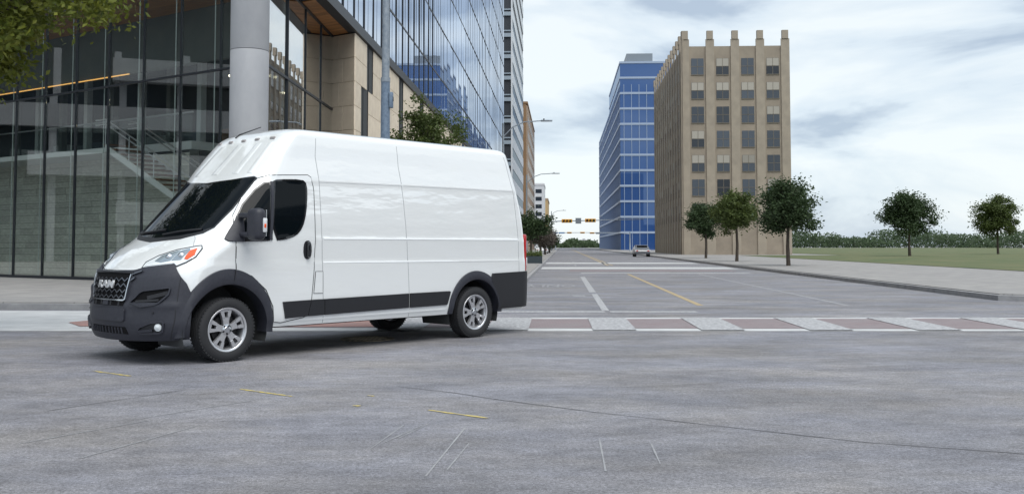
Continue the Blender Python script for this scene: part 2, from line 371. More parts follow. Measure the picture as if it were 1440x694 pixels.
# ------------------------------------------------------------------ glass office building on the corner
CX, CY = -7.35, 29.1
DA, DB = Vector((-.824, .567)), Vector((.567, .824))
LM = Matrix(((DA.x, DB.x, 0, CX), (DA.y, DB.y, 0, CY), (0, 0, 1, 0), (0, 0, 0, 1)))   # local a (along lobby front), b (inwards), z
LRZ = math.atan2(DA.y, DA.x)
def L3(a, b, z=0.): return LM @ Vector((a, b, z))
ob = empty('office_building', (CX, CY, 0))
tag(ob, 'corner office building with glazed lobby, limestone base and mirrored tower', 'building')
OFF = Matrix.Translation((-CX, -CY, 0))
class OB(MB):                                    # builds in world coordinates under the building's empty
    def build(s, name, material, parent=None, smooth=None, kind=None, loc=None, rz=0):
        o0 = Vector((CX, CY, 0)); s.v = [tuple(Vector(v) - o0) for v in s.v]
        o = MB.build(s, name, material, parent or ob, smooth)
        if kind: o['kind'] = kind
        return o
    def lbox(s, lo, hi): return s.box(lo, hi, LM)
A_END, Z_SOF, Z0 = 24.0, 9.70, .15
P0 = Vector((CX, CY)); PD = Vector((.018, 1)).normalized()
def pane_pt(y): return Vector((CX + .018 * (y - CY), y))
Y_RET = 39.3; PR = pane_pt(Y_RET)
ST0 = Vector((-6.14, 38.6))
def fac(y): return -8.08 + SL * y
TD = Vector((SL, 1)).normalized(); TN = Vector((1, -SL)).normalized()
BAY, FL0, FLH, NFL = 1.95, 12.4, 3.45, 9
# lobby floor and deep interior walls
q = OB(); q.prism([tuple(L3(0, 0).xy), tuple(pane_pt(39)), tuple(L3(A_END, 9).xy), tuple(L3(A_END, 0).xy)], .151, .156); q.build('lobby_floor', mat('lobby_floor_stone', (.20, .195, .185), .3))
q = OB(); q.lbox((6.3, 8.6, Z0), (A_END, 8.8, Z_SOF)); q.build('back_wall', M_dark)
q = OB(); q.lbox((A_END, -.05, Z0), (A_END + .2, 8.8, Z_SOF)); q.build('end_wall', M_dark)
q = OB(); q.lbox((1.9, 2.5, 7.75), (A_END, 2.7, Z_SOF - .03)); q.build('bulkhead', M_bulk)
q = OB(); q.lbox((10.2, 2.45, 7.715), (A_END, 2.50, 7.745)); q.build('light_strip', mat('warm_light_strip', (.9, .5, .1), .5, emit=(1, .50, .14), estr=.85))
q = OB(); q.lbox((6.8, 2.72, 4.75), (A_END, 8.6, 5.05)); mz = q.build('mezzanine_slab', M_white_in)
q = OB(); q.lbox((6.8, 2.74, 5.05), (A_END, 2.76, 6.05)); q.build('balustrade_glass', M_rail_glass, mz)
q = OB(); q.lbox((6.8, 2.73, 6.06), (A_END, 2.79, 6.11)); q.build('handrail', M_steel, mz)
for i in range(9): q = OB(); q.lbox((7.2 + 1.9 * i, 4.9, 5.05), (7.45 + 1.9 * i, 5.15, 9.6)); q.build('mezzanine_post', M_white_in if i % 2 else M_bulk, mz)
for i in range(6):
    q = OB(); q.lbox((7.6 + 2.3 * i, 5.6, 5.06), (8.9 + 2.3 * i, 6.3, 5.85)); q.build('lounge_seat', mat('lounge_fabric_%d' % (i % 3), [(.16, .09, .05), (.12, .14, .17), (.30, .30, .31)][i % 3], .8), mz)
# pendant lamps
lm = mat('pendant_glow', (1, .9, .7), .5, emit=(1, .86, .6), estr=3.5)
for a, b, z in ((2.9, 3.1, 7.0), (3.4, 3.9, 6.6), (4.2, 4.0, 7.3), (4.0, 3.4, 6.2), (5.2, 4.4, 6.7), (3.2, 3.0, 5.6), (5.6, 3.4, 7.35)):
    c = L3(a, b, z) - Vector((CX, CY, 0)); m_b = MB(); m_b.lathe([(.004, .05), (.04, .03), (.055, 0), (.04, -.03), (.004, -.05)], 10)
    o = m_b.build('pendant_lamp', lm, ob, loc=c); k = MB(); k.tube([(0, 0, .05), (0, 0, 9.6 - z)], .006, 5); k.build('cord', M_frame, o)
# travertine wall: every course stone is a piece
tw = OB(); tw.lbox((6.9, 2.74, Z0), (A_END, 2.98, 4.74)); tw = tw.build('travertine_wall', M_dark)
TB = {}
z = Z0 + .01
row = 0
while z < 4.6:
    h_ = [.27, .22, .31][row % 3]; a = 6.72 - [0, .6, .25][row % 3]; a = max(a, 6.72)
    while a < 23:
        w = random.choice([.9, 1.2, 1.5, 1.05]) if a > 6.73 or row % 2 == 0 else .55
        key = (w, h_)
        if key not in TB:
            b_ = MB(); b_.box((0, 0, 0), (w - .012, .07, h_ - .012)); TB[key] = b_.mesh('travertine_stone'); TB[key].materials.append(M_trav)
        p = L3(a, 2.665 + random.uniform(-.012, .012), z) - Vector((CX, CY, 0))
        link('stone', TB[key], None, tw, loc=p, rz=LRZ if True else 0).scale = (1, -1, 1)
        a += w
    z += h_; row += 1
q = OB(); q.lbox((6.70, 2.6, Z0), (6.74, 2.98, 4.74)); q.build('end_cap', M_bulk, tw)
# stair
stair = OB(); NS = 22
a0, z0, a1, z1 = 9.3, 4.75, .9, .75
for sgn in (.95, 2.25):
    p0, p1 = L3(a0, sgn, z0), L3(a1, sgn, z1)
    vs = []
    for b2 in (sgn, sgn + .06):
        vs += [L3(a0, b2, z0 - .06), L3(a0, b2, z0 + .16), L3(a1, b2, z1 + .16), L3(a1, b2, z1 - .06)]
    stair.add(vs, [(0, 1, 2, 3), (7, 6, 5, 4), (0, 4, 5, 1), (1, 5, 6, 2), (2, 6, 7, 3), (3, 7, 4, 0)])
stair = stair.build('staircase', M_white_in)
td_ = MB(); td_.box((0, 0, 0), (.37, 1.2, .05)); td_me = td_.mesh('tread'); td_me.materials.append(mat('walnut_tread', (.15, .075, .04), .5))
for i in range(NS):
    t_ = i / (NS - 1); p = L3(a0 + (a1 - a0) * t_ + .18, 1.02, z0 + (z1 - z0) * t_ + .12) - Vector((CX, CY, 0))
    o = link('tread', td_me, None, stair, loc=p, rz=LRZ); o.scale = (-1, -1, 1)
    bq = MB(); 
for off in (1.05, .88):
    for bb in (.97, 2.28):
        q = OB(); q.tube([L3(a0 + .6, bb, z0 + off), L3(a0, bb, z0 + off), L3(a1, bb, z1 + off)], .028, 6); q.build('handrail', M_steel, stair)
for i in range(7):
    t_ = i / 6; q = OB(); q.tube([L3(a0 + (a1 - a0) * t_, .97, z0 + (z1 - z0) * t_ + .1), L3(a0 + (a1 - a0) * t_, .97, z0 + (z1 - z0) * t_ + 1.05)], .018, 6); q.build('baluster', M_steel, stair)
q = OB(); q.lbox((9.3, 1.0, 4.62), (A_END, 2.72, 4.80)); q.build('landing', M_white_in, stair)
# lobby front glazing
lf = OB(); lf.lbox((0, -.06, Z0), (A_END, .06, Z0 + .10)); lf = lf.build('lobby_front', M_frame)
for za, zb in ((6.67, 6.73), (Z_SOF - .1, Z_SOF - .02)): q = OB(); q.lbox((0, -.05, za), (A_END, .05, zb)); q.build('transom', M_frame, lf)
mu = MB(); mu.box((-.022, -.045, Z0 + .10), (.022, .045, Z_SOF - .1)); mu = mu.mesh('mullion'); mu.materials.append(M_frame)
pz = {}
for nm, za, zb in (('lo', Z0 + .11, 6.66), ('hi', 6.74, Z_SOF - .11)):
    b_ = MB(); b_.box((.024, -.008, za), (1.896, .008, zb)); pz[nm] = b_.mesh('pane'); pz[nm].materials.append(M_lobby)
for k in range(-1, 12):
    a = 1.89 + 1.92 * k
    if a < 0: a_ = 0.0
    p = L3(max(a, 0.02), 0, 0) - Vector((CX, CY, 0))
    o = link('mullion', mu, None, lf, loc=p, rz=LRZ)
    for nm in ('lo', 'hi'):
        o = link('pane', pz[nm], None, lf, loc=L3(max(a, -.03), 0, 0) - Vector((CX, CY, 0)), rz=LRZ + random.uniform(-.004, .004))
    fin = None
fin_me = MB(); fin_me.box((-.010, -.10, Z0 + .1), (.010, -.075, Z_SOF - .1)); fin_me = fin_me.mesh('glass_fin'); fin_me.materials.append(mat('pale_fin', (.5, .55, .55), .35))
for k in range(0, 9):
    a = 2.3 + 1.92 * k
    link('glass_fin', fin_me, None, lf, loc=L3(a, 0, 0) - Vector((CX, CY, 0)), rz=LRZ)
# street side pane wall of the lobby
pw = OB()
PRZ = math.atan2(PD.y, PD.x)
PM = Matrix.Translation((CX, CY, 0)) @ Matrix.Rotation(PRZ, 4, 'Z')
LEN = Y_RET - CY
pw.box((0, -.05, Z0), (LEN, .05, Z0 + .1), PM)
pw = pw.build('street_pane_wall', M_frame)
for za, zb in ((6.68, 6.76), (Z_SOF - .1, Z_SOF - .02)): q = OB(); q.box((0, -.05, za), (LEN, .05, zb), PM); q.build('transom', M_frame, pw)
pq = {}
for nm, za, zb in (('lo', Z0 + .11, 6.67), ('hi', 6.77, Z_SOF - .11)):
    b_ = MB(); b_.box((.03, -.012, za), (2.52, .012, zb)); pq[nm] = b_.mesh('pane'); pq[nm].materials.append(M_mirror)
mu2 = MB(); mu2.box((-.025, -.05, Z0 + .1), (.025, .05, Z_SOF - .1)); mu2 = mu2.mesh('mullion'); mu2.materials.append(M_frame)
for k in range(4):
    p = PM @ Vector((.3 + 2.55 * k - (.3 if k == 0 else 0), 0, 0)) - Vector((CX, CY, 0))
    link('mullion', mu2, None, pw, loc=p, rz=PRZ)
    for nm in ('lo', 'hi'):
        link('pane', pq[nm], None, pw, loc=PM @ Vector((.28 + 2.55 * k - (.28 if k == 0 else 0), 0, 0)) - Vector((CX, CY, 0)), rz=PRZ)
link('mullion', mu2, None, pw, loc=PM @ Vector((LEN - .02, 0, 0)) - Vector((CX, CY, 0)), rz=PRZ)
# limestone return wall and street wall
bw = OB(); r0 = PR + Vector((.05, .03)); 
inn = Vector((DB.x, DB.y)) * .12
bw.prism([tuple(PR + inn), tuple(ST0 + inn + Vector((-.1, 0.02))), (fac(137) - .10, 137), (fac(137) - 3, 137), (PR.x - 2, PR.y + 2)], Z0 - .1, Z_SOF - .05)
bw = bw.build('base_wall', M_dark)
SH = .97
def stone_mesh(w, h_): 
    k = ('s', round(w, 3), round(h_, 3))
    if k not in TB:
        vs, fs = rbox((w - .014, .09, h_ - .014), .006, 1); b_ = MB(); b_.add(*moved((vs, fs), (w / 2, 0, h_ / 2))); TB[k] = b_.mesh('limestone'); TB[k].materials.append(M_stone)
    return TB[k]
rl = (ST0 - PR).length; rdir = (ST0 - PR).normalized(); rrz = math.atan2(rdir.y, rdir.x)
for k in range(10):
    z = Z0 + (Z_SOF - Z0 - .06) * k / 10; hh = (Z_SOF - Z0 - .06) / 10
    cut = .40 if k % 2 else .62
    for s0, s1 in ((0, cut), (cut, rl)):
        p = PR + rdir * s0
        link('limestone_panel', stone_mesh(s1 - s0, hh), None, bw, loc=(p.x - CX, p.y - CY, z), rz=rrz)
def clip(segs, lo, hi):
    out = []
    for a, b in segs:
        if hi <= a or lo >= b: out.append((a, b)); continue
        if a < lo: out.append((a, lo))
        if b > hi: out.append((hi, b))
    return out
slots = [(40.9, 42.3, 7.8, 9.7), (39.75, 41.3, 2.0, 7.8), (49.0, 50.4, 5.8, 9.7), (47.4, 48.9, 2.0, 5.8), (56.2, 57.8, 4.9, 9.7), (63.5, 65.1, 2, 9.7), (60, 61.5, 2, 6.8)]
srz = math.atan2(TD.y, TD.x)
for k in range(10):
    hh = (Z_SOF - Z0 - .06) / 10; z = Z0 + hh * k
    segs = [(38.65, 76.)]
    for (a, b, c, d) in slots:
        if z + hh * .5 > c and z + hh * .5 < d: segs = clip(segs, a, b)
    for a, b in segs:
        n_ = max(1, round((b - a) / 1.95)); w = (b - a) / n_
        for i in range(n_):
            y = a + i * w
            link('limestone_panel', stone_mesh(round(w * 1.00127, 3), hh), None, bw, loc=(fac(y) - .045 - CX, y - CY, z), rz=srz)
q = OB(); q.prism([(fac(76.02) - .1, 76.02), (fac(76.02), 76.02), (fac(137), 137), (fac(137) - .1, 137)], Z0, Z_SOF - .06); q.build('limestone_far', M_stone, bw)
for (a, b, c, d) in slots:
    q = OB(); q.prism([(fac(a) - .22, a), (fac(a) - .10, a), (fac(b) - .10, b), (fac(b) - .22, b)], c, min(d, Z_SOF - .08)); wq = q.build('window', M_slotglass, bw)
    q = OB(); ym = a + .12
    for yy in (a + .03, a + .55, b - .03): q.prism([(fac(yy) - .10, yy - .03), (fac(yy) - .02, yy - .03), (fac(yy) - .02, yy + .03), (fac(yy) - .10, yy + .03)], c, min(d, Z_SOF - .09))
    q.build('frame', M_frame, wq)
for y in range(80, 136, 8):
    q = OB(); q.prism([(fac(y) - .05, y), (fac(y) + .01, y), (fac(y + 1.6) + .01, y + 1.6), (fac(y + 1.6) - .05, y + 1.6)], 2, Z_SOF - .1); q.build('window', M_slotglass, bw)
# cedar soffit planks over the recess and the lobby
so = OB(); b = .02
tow_y0, tow_y1 = 33.3, 33.3
so.prism([(CX, CY), (fac(tow_y1) - .25, tow_y1), (fac(38.6) - .25, 38.6), tuple(L3(A_END, 9).xy), tuple(L3(A_END, 0).xy)], Z_SOF + .02, Z_SOF + .35)
so = so.build('soffit_deck', M_dark)
while b < 8.4:
    # where the plank's line meets the street facade line
    o_ = Vector((CX, CY)) + DB * b; tq = (fac(o_.y) - .22 - o_.x) / (DA.x - SL * DA.y)
    a_s = tq if (o_ + DA * tq).y > tow_y1 else .69 * b + .06 - (.0 if True else 0)
    a_e = A_END if b < 2.45 else max(.69 * b, a_s + .3)
    if a_e - a_s > .2:
        q = OB(); q.lbox((a_s, b, Z_SOF - .02), (a_e, b + .168, Z_SOF + .02)); q.build('plank', M_wood, so)
    b += .18
# round concrete column
q = OB(); cc = Vector((-7.50, 28.15))
for z_a, z_b in ((Z0, 3.2), (3.215, 6.85), (6.865, FL0 - .06)):
    m_b = MB(); m_b.lathe([(.001, z_a), (.535, z_a), (.54, z_a + .012), (.54, z_b - .012), (.535, z_b), (.001, z_b)], 48); q.add([(x + cc.x, y + cc.y, z_) for x, y, z_ in m_b.v], m_b.f)
q.build('column', M_conc, smooth=40)
# mirrored tower above
ZT = FL0 + FLH * (NFL - 1)
tb = OB(); tb.prism([(CX, CY), (fac(tow_y1) - .10, tow_y1), (fac(137) - .10, 137), (fac(137) - 18, 137), tuple(L3(A_END, 9).xy), tuple(L3(A_END, 0).xy)], Z_SOF + .36, FL0 - .06)
tb.prism([(fac(tow_y0) - .10, tow_y0), (fac(137) - .10, 137), (fac(137) - 18, 137), tuple(L3(A_END, 9).xy), tuple(L3(A_END, .06).xy), (CX, CY + .06)], FL0 - .05, ZT)
tb = tb.build('tower_core', M_dark)
q = OB(); q.prism([(fac(tow_y1) - .3, tow_y1), (fac(tow_y1) + .10, tow_y1), (fac(137) + .10, 137), (fac(137) - .3, 137)], Z_SOF - .04, Z_SOF + .36); q.build('fascia', M_frame, tb)
q = OB(); v0 = L3(0, -2.4).xy
q.prism([tuple(L3(.3, -1.5).xy), tuple(L3(.3, .04).xy), tuple(L3(-.3, .04).xy), tuple(L3(-.3, -1.5).xy)], FL0 - .05, FL0 + .5); q.build('fascia', M_frame, tb)
zs = [Z_SOF + .36] + [FL0 + FLH * i for i in range(NFL)]
ys = []; y = 38.2 - BAY * 7
while y < 136.9: ys.append(y); y += BAY
pm = {}
stuff = OB()
for i in range(len(zs) - 1):
    h_ = zs[i + 1] - zs[i] - .10
    b_ = MB(); b_.box((.05, -.012, 0), (BAY - .05, .012, h_)); pm[i] = b_.mesh('pane'); pm[i].materials.append(M_tower)
for y in ys:
    for i in range(0 if y > tow_y1 - .5 else 1, len(zs) - 1):
        w1 = random.gauss(0, .0022); w2 = random.gauss(0, .0018)
        if y < 80 and zs[i] < 1.4 + .247 * (y + BAY) + 1:
            o = link('pane', pm[i], None, tb, loc=(fac(y) - CX, y - CY, zs[i] + .05), rz=srz + w1); o.rotation_euler = (w2, 0, srz + w1)
        else:
            mt = Matrix.Translation((fac(y), y, zs[i] + .05)) @ Matrix.Rotation(srz + w1, 4, 'Z') @ Matrix.Rotation(w2, 4, 'X')
            stuff.add([mt @ Vector(v) for v in ((.05, 0, 0), (BAY - .05, 0, 0), (BAY - .05, 0, zs[i + 1] - zs[i] - .1), (.05, 0, zs[i + 1] - zs[i] - .1))], [(0, 1, 2, 3)])
stuff.build('far_panes', M_tower, tb, kind='stuff')
fm3 = MB(); fm3.box((-.022, -.020, Z_SOF + .36), (.022, .05, ZT)); fm3 = fm3.mesh('mullion'); fm3.materials.append(M_frame)
fm = MB(); fm.box((-.032, -.050, Z_SOF + .36), (.032, .05, ZT)); fm = fm.mesh('mullion'); fm.materials.append(M_frame)
fm2 = MB(); fm2.box((-.03, -.022, FL0), (.03, .05, ZT)); fm2 = fm2.mesh('mullion'); fm2.materials.append(M_frame)
for i, y in enumerate(ys): link('mullion', (fm if y < 62 else fm3) if y > tow_y1 - .5 else fm2, None, tb, loc=(fac(y) - CX, y - CY, 0), rz=srz)
fm = MB(); fm.box((-.012, -.020, Z_SOF + .36), (.012, .02, ZT)); fm = fm.mesh('thin_mullion'); fm.materials.append(M_frame)
for y in ys:
    if tow_y1 < y < 66: link('thin_mullion', fm, None, tb, loc=(fac(y + BAY * .42) - CX, y + BAY * .42 - CY, 0), rz=srz)
for z in zs[1:]:
    q = OB(); q.prism([(fac(tow_y0) - .08, tow_y0), (fac(tow_y0) + .03, tow_y0), (fac(137) + .03, 137), (fac(137) - .08, 137)], z - .05, z + .05); q.build('floor_band', M_frame, tb)
q = OB(); q.prism([tuple(L3(A_END, -.02).xy), tuple(L3(A_END, .05).xy), tuple(L3(0, .05).xy), tuple(L3(0, -.02).xy)], FL0 + .6, ZT); q.build('corner_glazing', M_tower, tb)
def _tab(pts, sig=.018):
    zs=np.linspace(.1,2.9,561); v=np.interp(zs,[p[0] for p in pts],[p[1] for p in pts])
    k=np.exp(-.5*(np.arange(-12,13)*.005/sig)**2);k/=k.sum()
    vp=np.concatenate([np.full(12,v[0]),v,np.full(12,v[-1])])
    return zs,np.convolve(vp,k,'valid')
T_F=_tab([(.20,.76),(.26,.86),(.34,.90),(.45,.915),(.62,.915),(.72,.90),(.85,.89),(.98,.87),(1.04,.835),(1.10,.785),(1.2,.67),(1.3,.53),(1.36,.42),(1.395,.36),(2.06,-.28),(2.12,-.34),(2.5,-.69),(2.62,-.80),(2.70,-.88),(2.76,-.95),(2.79,-1.02),(2.815,-1.14),(2.83,-1.4)])
T_W=_tab([(.25,.93),(.36,.985),(.45,1.01),(.7,1.02),(1.10,1.022),(1.13,1.014),(1.395,1.018),(1.41,1.022),(1.425,1.012),(1.6,1.0),(2.1,.945),(2.15,.943),(2.4,.895),(2.58,.868),(2.70,.843),(2.755,.80),(2.787,.71),(2.81,.53),(2.826,.22),(2.83,.03)],.008)
T_A=_tab([(.2,.55),(.6,.60),(1.0,.60),(1.2,.56),(1.4,.60),(2.1,.48),(2.3,.36),(2.5,.28),(2.7,.24),(2.83,.26)])
T_N=_tab([(.2,2.25),(.9,2.12),(1.1,2.02),(1.25,2.2),(1.4,2.5),(2.1,2.7),(2.4,3.2),(2.7,3.4),(2.8,2.8)])
T_R=_tab([(.3,-5.20),(1.0,-5.21),(1.8,-5.15),(2.4,-5.03),(2.63,-4.97),(2.72,-4.95),(2.78,-4.89),(2.83,-4.6)])
def I(t,z): return float(np.interp(z,t[0],t[1]))
def y_side(x,z):
    F,a,W,n=I(T_F,z),I(T_A,z),I(T_W,z),I(T_N,z)
    q=(x-(F-a))/a
    if q>=1: return 0.
    y=W if q<=0 else W*(1-q**n)**(1/n)
    Rr=I(T_R,z); b=.12; q=(Rr+b-x)/b
    if q>0: y=0. if q>=1 else W-b+b*(1-q**2.4)**(1/2.4)
    return y
def x_front(y,z):
    F,a,W,n=I(T_F,z),I(T_A,z),I(T_W,z),I(T_N,z)
    q=min(1,abs(y)/W); return F-a+a*(1-q**n)**(1/n)
def p_of(x,y,z):
    F,a,W,n=I(T_F,z),I(T_A,z),I(T_W,z),I(T_N,z)
    if x<=F-a: return math.copysign(1+F-a-x,y)
    q=min(1,max(0,(x-F+a)/a)); r=min(1,abs(y)/W)
    return math.copysign(math.atan2(r**(n/2),q**(n/2))/(math.pi/2),y)
def M_P(p,z):
    F,a,W,n=I(T_F,z),I(T_A,z),I(T_W,z),I(T_N,z)
    s=abs(p); sg=1 if p>=0 else -1
    if s<=1:
        th=s*math.pi/2; x=F-a+a*max(0,math.cos(th))**(2/n); y=W*max(0,math.sin(th))**(2/n)
    else:
        x=F-a-(s-1); y=y_side(x,z)
    return (x,sg*y,z)
def M_S(x,z): return (x,y_side(x,z),z)
def M_Y(y,z): return (x_front(y,z),y,z)
# ------------------------------------------------------------------ the van
VX, VY, VRZ = -3.995, 12.06, R(228.06)
M_paint = mat('white_van_paint', (.80, .825, .835), .28, coat=1.0, bump=.55, bdist=.03, bscale=1.6, stretch=(.45, 1, 1.5))
M_paint.node_tree.nodes['Principled BSDF'].inputs['Coat IOR'].default_value = 2.1
M_trim = mat('charcoal_plastic', (.025, .027, .038), .5, col2=(.032, .034, .046), nscale=30, bump=.05, bscale=300)
M_trim2 = mat('black_plastic', (.016, .017, .021), .5)
M_gloss = mat('gloss_black', (.008, .009, .012), .12, coat=.6)
M_seam = mat('panel_gap', (.34, .355, .37), .8)
M_seamd = mat('door_gap', (.05, .055, .06), .8)
M_vglass = mat('tinted_van_glass', (.003, .005, .007), .03, spec=.16)
M_black = mat('matte_black', (.005, .005, .006), .8, spec=.2)
M_chrome = mat('chrome', (.62, .64, .67), .16, 1.0)
M_satin = mat('grille_chrome', (.20, .21, .235), .3, 1.0)
M_emblem = mat('emblem_chrome', (.82, .83, .85), .3, .6)
M_alloy = mat('alloy_wheel', (.60, .61, .64), .32, .7)
M_alloyd = mat('alloy_dark', (.010, .010, .012), .6)
M_tyre = mat('tyre_rubber', (.022, .023, .026), .78, bump=.25, bscale=60)
M_lens = mat('headlamp_lens', (.78, .83, .86), .06, .1, spec=.9, coat=1)
M_lensd = mat('headlamp_bowl', (.34, .40, .45), .12, .5)
M_amber = mat('amber_lens', (.85, .10, .015), .15, coat=1)
M_red = mat('red_lens', (.42, .008, .012), .12, coat=1)
van = empty('cargo_van', (VX, VY, 0), VRZ)
tag(van, 'white high roof cargo van with black bumpers turning in the intersection', 'van')
zr = list(np.arange(.36, 2.50, .0325)) + list(np.arange(2.50, 2.79, .017)) + [2.795, 2.803, 2.81, 2.817, 2.822, 2.826, 2.8285]
AX_F, AX_R, ZW = 0.0, -4.06, .365
def contour(z):
    F, a, W, Rr, n = I(T_F, z), I(T_A, z), I(T_W, z), I(T_R, z), I(T_N, z); L_ = []
    for i in range(27):
        th = i / 26 * math.pi / 2
        L_.append((F - a + a * max(0, math.cos(th)) ** (2 / n), W * max(0, math.sin(th)) ** (2 / n)))
    x0, x1 = F - a, Rr + .12; K = 84
    for i in range(1, K + 1): L_.append((x0 + (x1 - x0) * i / K, W))
    bb = min(.12, W * .9)
    for i in range(1, 8):
        th = i / 7 * math.pi / 2; L_.append((Rr + .12 - .12 * math.sin(th) ** (2 / 2.4), W - bb + bb * max(0, math.cos(th)) ** (2 / 2.4)))
    L_.append((Rr, 0.))
    return L_
rows = []
for z in zr:
    h = contour(z); rows.append([(x, y, z) for x, y in h] + [(x, -y, z) for x, y in h[-2:0:-1]])
nc = len(rows[0]); bv = [v for r in rows for v in r]; bf = []
def in_arch(c):
    if abs(c[1]) < .45: return False
    return any((c[0] - ax) ** 2 + (c[2] - ZW) ** 2 < r * r for ax, r in ((AX_F, .562), (AX_R, .518)))
for i in range(len(rows) - 1):
    for k in range(nc):
        k2 = (k + 1) % nc; q4 = (i * nc + k, i * nc + k2, (i + 1) * nc + k2, (i + 1) * nc + k)
        c = sum((Vector(bv[j]) for j in q4), Vector()) / 4
        if in_arch(c): continue
        bf.append(q4)
bf.append(tuple(range((len(rows) - 1) * nc, len(rows) * nc)))
b_ = MB(); b_.add(bv, bf); body = b_.build('body', M_paint, van, smooth=40)

def frame_at(Mf, u, v):
    p = Vector(Mf(u, v)); d = 1e-3
    du = Vector(Mf(u + d, v)) - Vector(Mf(u - d, v)); dv = Vector(Mf(u, v + d)) - Vector(Mf(u, v - d))
    n = du.cross(dv)
    if n.length < 1e-12: n = Vector((1, 0, 0))
    n.normalize()
    if n.dot(p - Vector((-2., 0, 1.0))) < 0: n = -n
    return p, n
def patch(name, poly, Mf, off, material, parent=None, thick=.02, step=(.06, .06), smooth=35, bulge=None):
    bm = bmesh.new(); vs = [bm.verts.new((u, 0, v)) for u, v in poly]; bm.faces.new(vs)
    for ax in (0, 2):
        lo = min(v.co[ax] for v in bm.verts); hi = max(v.co[ax] for v in bm.verts); st = step[0 if ax == 0 else 1]; k = math.floor(lo / st) + 1
        while k * st < hi:
            no = Vector((1, 0, 0)) if ax == 0 else Vector((0, 0, 1))
            bmesh.ops.bisect_plane(bm, geom=bm.verts[:] + bm.edges[:] + bm.faces[:], plane_co=no * (k * st), plane_no=no, dist=1e-5); k += 1
    bmesh.ops.triangulate(bm, faces=[f for f in bm.faces if len(f.verts) > 4])
    inner = {}
    for v in bm.verts:
        u, w = v.co.x, v.co.z; p, n = frame_at(Mf, u, w); o_ = off + (bulge(u, w) if bulge else 0)
        v.co = p + n * o_; inner[v] = p + n * (off - thick)
    bed = [e_ for e_ in bm.edges if len(e_.link_faces) == 1]; mp_ = {}
    for e_ in bed:
        for v in e_.verts:
            if v not in mp_: mp_[v] = bm.verts.new(inner[v])
    for e_ in bed: bm.faces.new((e_.verts[0], e_.verts[1], mp_[e_.verts[1]], mp_[e_.verts[0]]))
    bmesh.ops.recalc_face_normals(bm, faces=bm.faces)
    me = bpy.data.meshes.new(name); bm.to_mesh(me); bm.free()
    c = sum((f.normal.dot(f.center - Vector((-2, 0, 1))) * f.area for f in me.polygons))
    if c < 0: me.flip_normals()
    return link(name, me, material, parent or van, smooth)
def ribbon(name, pts, Mf, w, off, material, parent=None, thick=.008, closed=False, step=.05):
    pts = list(pts) + ([pts[0]] if closed else []); P = []
    for i in range(len(pts) - 1):
        a, b = Vector(pts[i]), Vector(pts[i + 1]); n = max(1, int((b - a).length / step))
        for k in range(n): P.append(a.lerp(b, k / n))
    if not closed: P.append(Vector(pts[-1]))
    F3 = [frame_at(Mf, p.x, p.y) for p in P]; m = len(F3); vs = []
    for i in range(m):
        a = F3[(i - 1) % m if closed else max(i - 1, 0)][0]; b = F3[(i + 1) % m if closed else min(i + 1, m - 1)][0]
        p, n = F3[i]; t = (b - a).normalized(); s = t.cross(n).normalized() * (w / 2)
        vs += [p + s + n * (off - thick), p + s * .8 + n * off, p - s * .8 + n * off, p - s + n * (off - thick)]
    fs = []
    for i in range(m if closed else m - 1):
        j = (i + 1) % m
        for k in range(3): fs.append((i * 4 + k, i * 4 + k + 1, j * 4 + k + 1, j * 4 + k))
    mb = MB(); mb.add(vs, fs); return mb.build(name, material, parent or van, smooth=50)
def mir(poly): return [(-u, v) for u, v in poly][::-1]
def side_map(sg): return M_S if sg > 0 else (lambda x, z: (lambda p: (p[0], -p[1], p[2]))(M_S(x, z)))
def smooth_poly(poly, it=2, keep=()):
    for _ in range(it):
        out = []
        for i in range(len(poly)):
            a, b = poly[i], poly[(i + 1) % len(poly)]
            out += [(a[0] * .75 + b[0] * .25, a[1] * .75 + b[1] * .25), (a[0] * .25 + b[0] * .75, a[1] * .25 + b[1] * .75)]
        poly = out
    return poly
# windscreen, scuttle, wipers
ws = [(-.80, 1.53), (-.66, 1.462), (-.42, 1.425), (0, 1.402), (.42, 1.425), (.66, 1.462), (.80, 1.53), (.825, 1.75), (.80, 2.135), (.77, 2.146), (.5, 2.112), (0, 2.085), (-.5, 2.112), (-.77, 2.146), (-.80, 2.135), (-.825, 1.75)]
patch('windscreen', ws, M_Y, .004, M_vglass, step=(.06, .05), thick=.01)
ribbon('windscreen_seal', ws, M_Y, .022, .006, M_gloss, closed=True)
sc_poly = [(-.80, 1.52), (-.74, 1.462), (-.5, 1.395), (0, 1.360), (.5, 1.395), (.74, 1.462), (.80, 1.52), (.66, 1.468), (.42, 1.432), (0, 1.408), (-.42, 1.432), (-.66, 1.468)]
patch('scuttle', sc_poly, M_Y, .007, M_trim2, step=(.06, .03))
for y0, y1 in ((-.55, .10), (.12, .70)):
    w_ = ribbon('wiper', [(y0, 1.432 + .05 * abs(y0)), ((y0 + y1) / 2, 1.475), (y1, 1.50)], M_Y, .024, .026, M_trim2, thick=.02)
# bonnet shut lines
for s in (-1, 1):
    Mp = (lambda p, z, s=s: M_P(s * p, z))
    ribbon('bonnet_gap', [(.580, 1.291), (.48, 1.36), (.40, 1.435)], Mp, .008, .0025, M_seam)
    ribbon('wing_gap', [(.092, 1.429), (.02, 1.395), (-.056, 1.364)], side_map(s), .007, .0025, M_seam)
ribbon('bonnet_edge', [(-.30, 1.062), (-.21, 1.044), (0, 1.038), (.21, 1.044), (.30, 1.062)], M_P, .012, .003, M_seamd)
